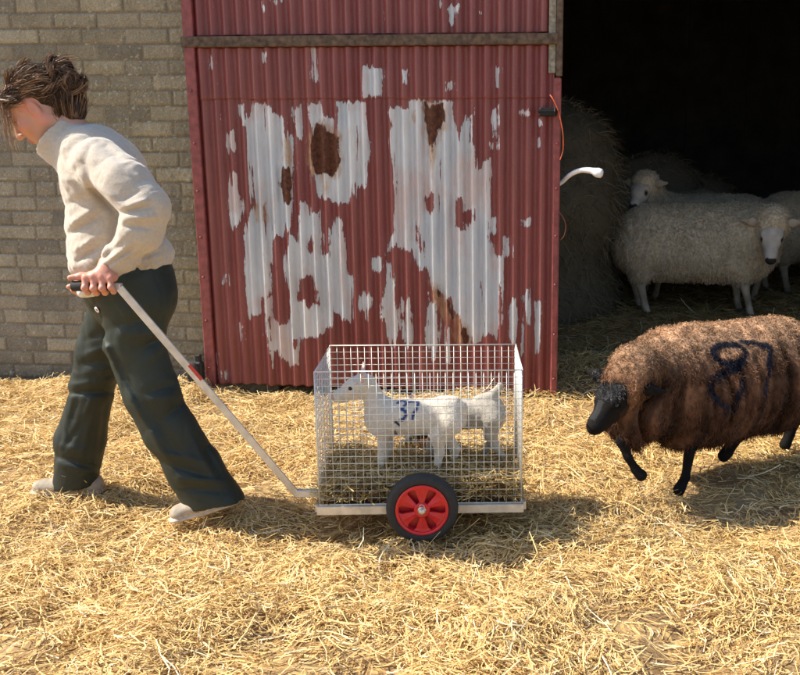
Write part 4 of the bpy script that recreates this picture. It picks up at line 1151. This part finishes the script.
# ---- body under the clothes: head, neck, hands (one continuous surface)
HO = P(38.5, 109, YP)
ang = R(40)
hf_ = np.array([-math.cos(ang), -.10, -math.sin(ang)]); hf_ = hf_ / np.linalg.norm(hf_)
HH = headframe(HO, hf_)
s = SDF(.0036, .018)
q = HH
s.ell(q(-.012, 0, .035), (.094, .073, .085), [q.f, q.s, q.u], .03)
s.ell(q(.030, 0, -.025), (.060, .058, .075), [q.f, q.s, q.u], .03)
s.cap(q(.045, 0, -.06), q(.062, 0, -.096), .036, .020, .025)             # jaw to chin
for e in (1, -1):
    s.cap(q(.0, e * .050, -.045), q(.05, e * .020, -.092), .020, .016, .03)      # jaw line
    s.ell(q(.058, e * .040, -.022), (.022, .022, .02), None, .02)        # cheek
    s.ell(q(.082, e * .031, .012), (.015, .016, .012), None, .015, sub=True)
    s.cap(q(.083, e * .014, .026), q(.076, e * .045, .028), .008, .007, .012)    # brow
    s.ell(q(.069, e * .031, .010), (.0135, .0135, .0135), None, .004)    # eyelids
    # ear
    ec = q(-.006, e * .071, -.004)
    s.ell(ec, (.017, .008, .029), [q.f, q.s, q.u], .006); s.ell(ec + q.s * e * .009 + q.f * .001, (.009, .006, .018), [q.f, q.s, q.u], .004, sub=True)
s.cap(q(.088, 0, .012), q(.108, 0, -.026), .0085, .0115, .012); s.ell(q(.098, .011, -.029), (.009, .008, .007), None, .006); s.ell(q(.098, -.011, -.029), (.009, .008, .007), None, .006)
s.ell(q(.086, 0, -.053), (.012, .022, .006), [q.f, q.s, q.u], .006); s.ell(q(.083, 0, -.064), (.012, .019, .007), [q.f, q.s, q.u], .006)
s.ell(q(.100, 0, -.0585), (.016, .019, .0016), [q.f, q.s, q.u], .002, sub=True)
nb = P(84, 150, YP)
s.cap(q(-.035, 0, -.045), nb, .056, .064, .03)
# neck continues to the arms inside the clothes so the body is one piece
Wn = P(104, 268, 2.925)
shN = P(98, 168, NEAR + .02); elN = P(147, 212, NEAR - .05)
s.chain([nb, shN, elN, P(139, 231, NEAR - .06), P(124, 252, NEAR - .05), P(108, 268, NEAR - .05)], [.05, .040, .024, .022, .018, .020], .02)
shF = P(88, 172, FAR); elF = P(96, 228, FAR + .02)
s.chain([nb, shF, elF, P(90, 256, FAR - .08), P(92, 264, FAR - .12)], [.05, .040, .028, .022, .022], .02)
V, Q = s.mesh()
def skin_col(p):
    c = np.tile(np.array([.56, .30, .205]), (len(p), 1)); rel = p - HO; a = rel @ HH.f; u = rel @ HH.u; s2 = np.abs(rel @ HH.s)
    ear = (s2 > .066); c[ear] = (.62, .27, .19)
    ck = np.exp(-(((a - .06) / .03) ** 2 + ((u + .02) / .03) ** 2))[:, None]; c = c + ck * np.array([.04, -.04, -.03])
    lip = (np.abs(u + .058) < .011) & (a > .078) & (s2 < .022); c[lip] = (.46, .17, .14)
    brow = (np.abs(u - .027) < .005) & (a > .068) & (s2 > .012) & (s2 < .05); c[brow] = (.10, .06, .04)
    lash = (np.abs(u - .007) < .002) & (a > .07) & (s2 > .018) & (s2 < .044); c[lash] = (.05, .03, .02)
    return c * (1 + .06 * fbm(p * 30, 2, 90)[:, None])
head_o = mesh_obj('body', V, Q, M_skin, person, True, skin_col(V))
# ---- hands
def hand(wrist, bar_a, bar_dir, near, name):
    """fist closed over a bar: fingers side by side along the bar, dropping over the near side and curling under; thumb lies forward along the top"""
    h = SDF(.0024, .010); bd = unit(bar_dir); out = np.array([0, near, 0.0]); R0 = .0165
    palm_c = bar_a + Z1 * .026
    kn = [bar_a + bd * (.036 - .0245 * i) + Z1 * (.030 - .002 * abs(i - 1.2)) + out * .020 for i in range(4)]
    h.cap(wrist, palm_c - bd * .012 + Z1 * .014, .028, .026, .02, flat=(out, .8))
    h.cap(palm_c + bd * .026 + Z1 * .002, palm_c - bd * .038 + Z1 * .002, .0175, .016, .018)
    for k_ in kn: h.cap(palm_c - bd * .012 + Z1 * .012, k_, .020, .0125, .012)
    for i, k_ in enumerate(kn):
        r_ = [.0098, .0102, .0098, .0086][i]; L1 = [.036, .040, .037, .030][i]
        a = k_; b = k_ + out * .012 - Z1 * L1 * .80 - bd * .002 * i
        c = b - out * .017 - Z1 * .017; d_ = c - out * .018 + Z1 * .004
        h.chain([a, b, c, d_], [r_ * 1.10, r_ * 1.02, r_ * .92, r_ * .78], .0045)
        h.ell(b + out * .003, (r_ * 1.05,) * 3, None, .004)
    t0 = palm_c + bd * .022 - out * .004; t1 = bar_a + bd * .060 + Z1 * .028 - out * .004; t2 = bar_a + bd * .092 + Z1 * .024 + out * .001
    h.chain([t0, t1, t2], [.016, .0115, .0088], .010)
    V, Q = h.mesh(lambda X: .0006 * fbm(X * 140, 2, 91))
    N = vnormals(V, Q); base = np.array([.58, .27, .19])
    kd = np.min([np.linalg.norm(V - k_, axis=1) for k_ in kn], 0)[:, None]
    c = base * (1 + .08 * fbm(V * 60, 2, 92)[:, None]) + np.exp(-(kd / .014) ** 2) * np.array([.05, -.03, -.02])
    return mesh_obj(name, V, Q, M_skin, person, True, c)
bar_c = P(101, 286, HY)
hand(Wn + np.array([.012, .0, .012]), bar_c, gripE - hand0, -1, 'hand')
fh = P(89, 279, 3.04)
h2 = SDF(.003, .010); w2 = P(92, 262, FAR - .10)
h2.cap(w2, fh + np.array([.005, 0, .0]), .024, .026, .02)
for i in range(4):
    a = fh + np.array([-.005 + .0, -.035 + .022 * i, .0]); b = a + np.array([-.030 + .003 * abs(i - 1), 0, -.010]); c = b + np.array([-.006, 0, -.020]); d_ = c + np.array([.016, 0, -.014])
    h2.chain([a, b, c, d_], [.0105, .0098, .009, .0078], .005)
h2.chain([fh + np.array([.005, -.03, -.0]), fh + np.array([-.02, -.055, -.012]), fh + np.array([-.040, -.06, -.016])], [.014, .011, .0085], .008)
V, Q = h2.mesh(); mesh_obj('hand', V, Q, M_skin, person, True, np.array([.58, .27, .19]))

# ---- jacket
def folds(lines, ymax):       # each fold: picture segment, half width in picture pixels, height; only on the side facing the yard
    def f(X):
        q2 = proj(X.astype(np.float64)); d = np.zeros(X.shape[:-1], np.float32); gate = np.clip((ymax - X[..., 1]) / .03, 0, 1)
        for (a, b, r, amp) in lines:
            a = np.array(a, float); b = np.array(b, float); ba = b - a; pa = q2 - a; t = np.clip((pa @ ba) / float(ba @ ba), 0, 1)
            e = ((pa - t[..., None] * ba) ** 2).sum(-1); d += (amp * np.exp(-e / (r * r)) * (.3 + .7 * np.sin(np.pi * t)))
        return d * gate
    return f
def crumple(X, sc, seed, st=(1, 1, 1)):   # soft creases: valleys of folded noise
    Xs = X * np.array(st, np.float32); wv = np.stack([vnoise(Xs * sc * .7, seed + 1), vnoise(Xs * sc * .7, seed + 2), vnoise(Xs * sc * .7, seed + 3)], -1)
    n_ = vnoise(Xs * sc + wv * .6, seed); return np.minimum(np.abs(n_) * 3.0, 1.0) - .6
def flat_cut(sdf, mid, u, depth=.10, rad=.17, k=.005):
    u = unit(np.array(u, float)); n_ = np.array([-u[2], 0, u[0]]); n_ = n_ if n_[2] > 0 else -n_
    sdf.ell(mid - n_ * depth, (rad, rad, depth), [u, np.array([0, 1.0, 0]), n_], k, sub=True)
j = SDF(.0048, .04)
j.cap(P(98, 170, YP), P(111, 232, YP), .116, .124, flat=((0, 1, 0), 1.22))           # chest to belly
j.cap(P(86, 150, YP + .0), P(98, 168, YP), .074, .104, flat=((0, 1, 0), 1.5))     # shoulders
j.cap(P(110, 236, YP), P(124, 252, YP), .118, .128, flat=((0, 1, 0), 1.05))
j.cap(P(90, 262, YP), P(153, 254, YP), .056, .056, .05, flat=((0, 1, 0), 2.1))         # elastic hem, bloused
j.cap(P(98, 146, YP), P(122, 168, YP), .056, .064, .06, flat=((0, 1, 0), 1.7))       # upper back
# near sleeve
j.chain([P(98, 163, NEAR + .03), P(124, 184, NEAR - .03), P(143, 205, NEAR - .055)], [.078, .078, .074], .022)
j.chain([P(145, 210, NEAR - .055), P(139, 231, NEAR - .06), P(124, 252, NEAR - .05), P(110, 268, NEAR - .045)], [.072, .066, .053, .038], .022)
j.chain([P(88, 166, FAR - .03), P(92, 200, FAR + .02), P(94, 228, FAR + .02), P(90, 256, FAR - .08)], [.075, .068, .06, .045], .03)
# stand collar: a ring round the neck, open at the top
rc = P(58.5, 136, YP); cn = np.array([-.72, 0, .70])
j.cap(rc - cn * .066, rc + cn * .03, .088, .088, .02, flat=((0, 1, 0), .90))
j.ell(rc + cn * .085, (.16, .16, .085), [np.array([.70, 0, .72]), np.array([0, 1.0, 0]), cn], .004, sub=True)
j.cap(rc + cn * .05, rc - cn * .036, .079, .066, .005, sub=True, flat=((0, 1, 0), .90))
jf = folds([((84, 158), (91, 186), 4.0, -.006), ((91, 186), (117, 214), 4.2, -.022), ((98, 186), (122, 206), 4.5, .009), ((117, 213), (109, 252), 4.0, -.018),
            ((120, 213), (153, 206), 2.6, -.013), ((124, 207), (150, 198), 3.2, .009), ((120, 200), (146, 188), 3, -.006), ((122, 219), (156, 217), 3.0, .010), ((122, 226), (152, 228), 2.6, -.010),
            ((96, 264), (128, 238), 1.9, -.008), ((100, 266), (132, 244), 2.0, .007), ((104, 268), (138, 246), 1.9, -.007), ((112, 266), (146, 244), 2.2, .006), ((121, 262), (150, 246), 2, -.006),
            ((67, 236), (102, 214), 3.6, -.011), ((66, 226), (98, 206), 4.2, .010), ((74, 250), (104, 232), 3.6, .009), ((76, 262), (104, 244), 2.8, -.009), ((64, 206), (90, 196), 4, -.006),
            ((66, 172), (84, 190), 4, -.007), ((72, 168), (92, 200), 4, .006), ((100, 142), (134, 172), 3.4, -.007), 
            ((128, 262), (164, 250), 2.4, -.007), ((136, 272), (168, 260), 2.2, .006), ((146, 252), (152, 272), 2, -.005), ((134, 258), (140, 276), 2, -.005), ((158, 250), (163, 268), 2, -.005),
            ((70, 178), (80, 200), 4, .004)], YP)
jd = lambda X: jf(X) + .0042 * crumple(X, 10, 101) + .0018 * crumple(X, 24, 107) + .0035 * fbm(X * 11, 2, 105) + .0012 * fbm(X * 60, 2, 102)
V, Q = j.mesh(jd)
mesh_col = np.array([.53, .465, .385]) * (1 + .05 * fbm(V * 8, 2, 103)[:, None])
jo = mesh_obj('jacket', V, Q, M_jkt, person, True, mesh_col)
jN = lambda p, nn: np.array([.57, .50, .415]) * rng.uniform(.8, 1.15, (len(p), 1))
locks('fleece_nap', V, Q, 90000, .0055, np.full(1, .0010), jN, jo, None, .0012, .5, .55, 3, 90)
zp = MB().box(P(46, 155, YP - .035), (.006, .004, .018), None, .001); zp.build('zip_pull', M_hub, jo)
# white shirt hem at the front
sh = SDF(.0035, .015); sh.cap(P(83, 292, 2.99), P(96, 289, 3.05), .018, .024, flat=((0, 1, 0), 1.5)); sh.cap(P(85, 285, 3.02), P(98, 278, 3.08), .020, .03, flat=((0, 1, 0), 1.6))
V, Q = sh.mesh(lambda X: .002 * fbm(X * 40, 2, 104)); mesh_obj('shirt_hem', V, Q, mat('white_cotton', (.82, .80, .76), .9, bump=(200, .3, .001)), person)

# ---- trousers
tr = SDF(.0050, .045)
YN, YF = 3.115, 3.28
LF = ((0, 1, 0), .86)
tr.cap(P(116, 268, YP), P(131, 278, YP), .112, .120, flat=((0, 1, 0), 1.05)); tr.cap(P(134, 282, YP), P(140, 296, YP), .122, .122, flat=((0, 1, 0), 1.08))
tr.cap(P(112, 286, YP), P(115, 306, YP + .03), .082, .072, .09, flat=((0, 1, 0), 1.1))
# near (trailing) leg
tr.chain([P(135, 303, YN), P(135, 345, YN), P(152, 393, YN - .01), P(170, 430, YN - .01), P(195, 470, YN), P(217, 507, YN)], [.112, .093, .090, .087, .093, .099], .02, flat=LF)
# far (leading) leg
tr.chain([P(118, 308, YF - .03), P(101, 350, YF), P(91, 390, YF + .02), P(80, 440, YF + .05), P(75, 487, YF + .06)], [.100, .080, .074, .088, .078], .02, flat=LF)
tf = folds([((101, 336), (122, 384), 3.2, 0.0081), ((106, 338), (150, 425), 3.8, -0.0065), ((122, 384), (182, 484), 3.8, 0.0096), ((130, 380), (190, 470), 4.4, -0.0081),
            ((112, 326), (160, 318), 5.0, -0.0081), ((118, 336), (166, 334), 5.0, 0.0065), ((126, 300), (160, 330), 6.2, -0.0048),
            ((162, 336), (140, 350), 3.8, -0.0096), ((164, 346), (140, 366), 4.4, 0.0073), ((176, 384), (146, 392), 3.8, -0.0088), ((180, 396), (150, 400), 4.4, 0.0065), ((184, 404), (160, 420), 3.8, -0.0065),
            ((158, 452), (206, 462), 3.5, 0.0081), ((162, 462), (214, 478), 3.5, -0.0096), ((176, 478), (232, 482), 3.2, 0.0088), ((180, 488), (226, 492), 2.8, -0.0081), ((200, 440), (222, 480), 3.8, -0.0073), ((192, 436), (214, 480), 3.8, 0.0056),
            ((66, 386), (112, 380), 3.2, 0.0081), ((66, 393), (114, 392), 3.0, -0.0113), ((80, 392), (66, 440), 3.8, -0.0081), ((92, 396), (84, 420), 3.2, 0.0096), ((84, 420), (62, 452), 3.2, -0.0081), ((98, 392), (78, 470), 3.2, 0.0065), ((106, 400), (98, 460), 3.2, -0.0065),
            ((56, 456), (98, 468), 3.0, -0.0088), ((58, 464), (98, 474), 2.8, 0.0073), ((58, 446), (92, 452), 3.8, 0.0065), ((86, 340), (110, 330), 3.8, -0.0065), ((82, 356), (112, 346), 3.8, 0.0081), ((80, 364), (112, 360), 3.2, -0.0073), ((76, 374), (110, 370), 3.8, 0.0056)], YP + .20)
tdis = lambda X: tf(X) + .0045 * crumple(X, 8, 111, (1, 1, .55)) + .0022 * crumple(X, 19, 117, (1, 1, .7)) + .004 * fbm(X * 8, 2, 112)
# the cuffs end in a clean open edge
flat_cut(tr, P(211.5, 499, YN), P(240, 491.5, YN) - P(183, 505.5, YN)); flat_cut(tr, P(76, 481.5, YF + .06), P(96, 479, YF) - P(57, 482, YF))
tr.cap(P(217, 508, YN), P(209, 494, YN), .074, .050, .004, sub=True, flat=LF); tr.cap(P(75, 492, YF + .06), P(76, 478, YF + .06), .060, .040, .004, sub=True, flat=LF)
V, Q = tr.mesh(tdis)
tc_ = np.array([.019, .0275, .021]) * (1 + .3 * fbm(V * 5, 3, 113)[:, None])
mesh_obj('trousers', V, Q, M_trs, person, True, np.clip(tc_, .004, 1))
# small round badge on the thigh
bv = BVHTree.FromPolygons([Vector(v) for v in V], [tuple(int(i) for i in f_) for f_ in Q])
dr = Vector(ray(97.5, 309.5)).normalized(); hit = bv.ray_cast(Vector((0, 0, CAM_H)), dr)
if hit[0] is not None:
    hn = np.array(hit[1]); hp = np.array(hit[0]) + hn * (.001 if hn[1] < 0 else -.001); hn = hn if hn[1] < 0 else -hn
    bo = MB().lathe(hp, hn, [(.0, .002), (.005, .002), (.0051, .0008)], 16).build('badge', mat('badge_red', (.5, .08, .10), .6), person, True)
    MB().lathe(hp, hn, [(.0055, .0025), (.0105, .0025), (.011, .0005), (.0055, .0005), (.0055, .0025)], 20).build('badge_ring', mat('badge_white', (.75, .75, .78), .6), bo, True)
# ---- ankles, socks and shoes
def shoe(heel, toe, up, name, roll=0):
    heel = np.array(heel); toe = np.array(toe); d = unit(toe - heel); L_ = np.linalg.norm(toe - heel); sd2 = unit(np.cross(Z1, d)); upv_ = np.cross(d, sd2)
    o = lambda a, b, c: heel + d * a * L_ + sd2 * b + upv_ * c
    s = SDF(.0042, .025)
    s.cap(o(.12, 0, .040), o(.18, 0, .070), .034, .034); s.cap(o(.12, 0, .035), o(.50, 0, .040), .037, .038, flat=(upv_, .9)); s.cap(o(.45, 0, .038), o(.86, -.006, .030), .038, .036, flat=(upv_, .75))
    s.cap(o(.20, 0, .075), o(.55, 0, .050), .030, .030)
    V, Q = s.mesh(lambda X: .0015 * fbm(X * 40, 2, 121))
    hgt = (V - heel) @ upv_; al = (V - heel) @ d / L_
    c = np.array([.34, .275, .21]) * (1 + .3 * fbm(V * 25, 3, 122)[:, None]); c[(al > .62)] *= np.array([1.15, 1.2, 1.2]); c = np.where((hgt < .022)[:, None], np.array([.55, .50, .45]), c)
    so_ = mesh_obj('shoe', V, Q, M_shoe, person, True, np.clip(c, 0, .85))
    sl = SDF(.004, .015); sl.cap(o(.10, 0, .010), o(.5, 0, .010), .036, .034, flat=(upv_, .38)); sl.cap(o(.5, 0, .010), o(.90, -.006, .012), .034, .037, flat=(upv_, .34))
    V, Q = sl.mesh(); mesh_obj('sole', V, Q, mat('pale_sole', (.50, .43, .36), .8, noise=(50, .3)), so_)
    lc = MB()
    for i in range(5):
        a = .34 + .07 * i; lc.tube(smooth_pts([o(a, -.024, .068 - .03 * (a - .3)), o(a + .02, 0, .086 - .06 * (a - .3)), o(a, .024, .068 - .03 * (a - .3))], 4), .0022, 6)
    lc.build('laces', mat('laces', (.7, .66, .6), .8), so_, True)
hz = G(218, 505, .05); 
shoe(P(238, 502, YN + .005), G(174, 523, .012) , 0, 'shoe')
shoe(G(101, 493, .010), G(33, 495, .014), 0, 'shoe')
an = SDF(.005, .02); an.cap(P(222, 494, YN - .01), P(210, 470, YN), .032, .042); V, Q = an.mesh(); mesh_obj('sock', V, Q, mat('dark_sock', (.03, .03, .035), .9), person)
an = SDF(.005, .02); an.cap(P(88, 484, YF + .06), P(80, 462, YF + .06), .030, .040); V, Q = an.mesh(); mesh_obj('sock', V, Q, bpy.data.materials['dark_sock'], person)

# ---- hair: cap, bun and strands
hs = SDF(.0045, .02)
hs.ell(q(-.036, 0, .034), (.080, .078, .078), [q.f, q.s, q.u], .03)
bun = P(69.5, 84, YP); top = P(58, 72, YP)
hs.ell(bun, (.036, .042, .038)); hs.ell(top, (.030, .042, .030)); hs.cap(q(-.065, 0, .0), P(70, 113, YP), .060, .045, .02); hs.cap(P(50, 80, YP), P(34, 90, YP), .03, .03)
for e in (1, -1): hs.ell(q(-.002, e * .080, -.008), (.036, .030, .040), [q.f, q.s, q.u], .01, sub=True)
V, Q = hs.mesh(lambda X: .006 * fbm(X * 45, 2, 131))
HV, HQ = V, Q
def hair_col(n_):
    r = rng.random((n_, 1)); return np.where(r < .60, np.array([.035, .018, .011]), np.where(r < .88, np.array([.12, .058, .03]), np.array([.34, .22, .14]))) * rng.uniform(.7, 1.2, (n_, 1))
hair_o = mesh_obj('hair', V, Q, M_hair, person, True, np.array([.040, .022, .014]))
def hair_strands(n_, p, d0, pull, L_, wav=.006, S=9, name='hair_strands', sag=.0):
    s_ = np.linspace(0, 1, S)[None, :, None]; LL = rng.uniform(*L_, (n_, 1, 1))
    a = rng.random((n_, 1, 1)) * 6.28; fr_ = rng.uniform(4, 9, (n_, 1, 1))
    u = unit(rng.normal(size=(n_, 3)))[:, None]
    PT = p[:, None] + d0[:, None] * s_ * LL + (pull - 0)[:, None] * s_ ** 2 * LL + u * np.sin(s_ * fr_ + a) * wav * s_ + np.array([0, 0, -1]) * sag * s_ ** 2
    return PT
# combed from the brow back to the bun, in coherent locks
def flow(p, seed, sc=22): return np.stack([vnoise(p * sc, seed), vnoise(p * sc, seed + 1), vnoise(p * sc, seed + 2)], -1)
def lockcol(p, n_, lo=.55):
    r = np.clip(vnoise(p * 55, 140) * .9 + .4 + rng.normal(0, .16, n_), 0, 1)[:, None]
    c = np.array([.060, .034, .022]) * (1 - r) + np.array([.40, .24, .14]) * r ** 2 * 1.0 + np.array([.03, .015, .008]) * r
    return c * rng.uniform(.8, 1.2, (n_, 1))
p0, nn0 = sample(HV, HQ, 9000); la = (p0 - HO) @ HH.f; lu = (p0 - HO) @ HH.u; kq = ~((la > -.035) & (lu < .034)); p0, nn0 = p0[kq], nn0[kq]; n_ = len(p0); pick = (vnoise(p0 * 16, 139) > .1)[:, None]; tgt = np.where(pick, top, bun)
dd_ = unit(tgt - p0); dd_ = unit(dd_ - nn0 * (dd_ * nn0).sum(1, keepdims=True) + nn0 * .07 + flow(p0, 150) * .60 + rng.normal(0, .07, (n_, 3)))
PT = hair_strands(n_, p0 + nn0 * .001, dd_, flow(p0, 160, 30) * .35 - nn0 * .40, (1, 1), .0035)
Lc = np.minimum(rng.uniform(.03, .075, n_), np.linalg.norm(tgt - p0, axis=1) * .8 + .012)[:, None, None]; PT = PT[:, :1] + (PT - PT[:, :1]) * Lc
ribbons('hair_strands', PT, rng.uniform(.0014, .0028, n_), M_hair, hair_o, lockcol(p0, n_), None, .4)
# loose curls of the bun
n_ = 1600; K_ = 26; cc_ = np.where(rng.random((K_, 1)) < .55, bun, top) + rng.normal(0, .006, (K_, 3)); axk = unit(rng.normal(size=(K_, 3))); uk = unit(np.cross(axk, rng.normal(size=(K_, 3)))); vk = np.cross(axk, uk)
rk = rng.uniform(.030, .042, K_); tk = rng.random(K_) * 6.28; ki = rng.integers(0, K_, n_)
th = tk[ki][:, None, None] + rng.normal(0, .2, (n_, 1, 1)) + np.linspace(0, 2.4, 12)[None, :, None]
PT = cc_[ki][:, None] + rk[ki][:, None, None] * (np.cos(th) * uk[ki][:, None] + np.sin(th) * vk[ki][:, None]) + rng.normal(0, .0035, (n_, 1, 3)) + rng.normal(0, .0006, (n_, 12, 3))
kc = np.where(rng.random((K_, 1)) < .5, np.array([.035, .018, .011]), np.array([.26, .15, .085]))
ribbons('bun_curls', PT, rng.uniform(.0014, .0028, n_), M_hair, hair_o, kc[ki] * rng.uniform(.7, 1.2, (n_, 1)), None, .6)
# wind-blown front locks falling before the face, paler
n_ = 460; st = np.stack([HH(*v) for v in zip(rng.uniform(-.01, .045, n_), rng.uniform(-.06, .065, n_), rng.uniform(.078, .100, n_))])
d0 = unit(HH.f * 1.0 + np.array([-.15, 0, .05]) + flow(st, 170, 40) * .35 + rng.normal(0, .07, (n_, 3))); pl_ = np.tile(-HH.u * .65 + np.array([.05, 0, -.45]), (n_, 1)) + flow(st, 180, 40) * .35 + rng.normal(0, .08, (n_, 3))
PT = hair_strands(n_, st, d0 * .62, pl_ * 1.1, (.05, .125), .004)
ribbons('front_locks', PT, rng.uniform(.0010, .0020, n_), M_hair, hair_o, np.clip(lockcol(st, n_) * 1.9 + np.array([.10, .065, .04]), 0, .6), None, .3)
# locks combed back over the temple, above the ear
n_ = 1500; st = np.stack([HH(*v) for v in zip(rng.uniform(-.03, .062, n_), rng.choice([-1, 1], n_) * rng.uniform(.066, .078, n_), rng.uniform(.040, .088, n_))])
d0 = unit(-HH.f * .75 - HH.u * .15 + flow(st, 190, 30) * .5 + rng.normal(0, .08, (n_, 3))); pl_ = np.tile(np.array([.10, 0, -.2]), (n_, 1)) + flow(st, 195, 30) * .3
PT = hair_strands(n_, st, d0, pl_, (.02, .055), .003)
ribbons('side_locks', PT, rng.uniform(.0012, .0024, n_), M_hair, hair_o, lockcol(st, n_), None, .3)
# flyaway wisps
p0, nn0 = sample(HV, HQ, 300); kq = ((p0 - HO) @ HH.f < -.03) & (nn0[:, 2] > -.2); p0, nn0 = p0[kq][:110], nn0[kq][:110]; n_ = len(p0); PT = hair_strands(n_, p0, unit(nn0 + rng.normal(0, .6, (n_, 3))), rng.normal(0, .6, (n_, 3)), (.02, .05), .008)
ribbons('wisps', PT, rng.uniform(.0006, .0010, n_), M_hair, hair_o, lockcol(p0, n_), None, .3)
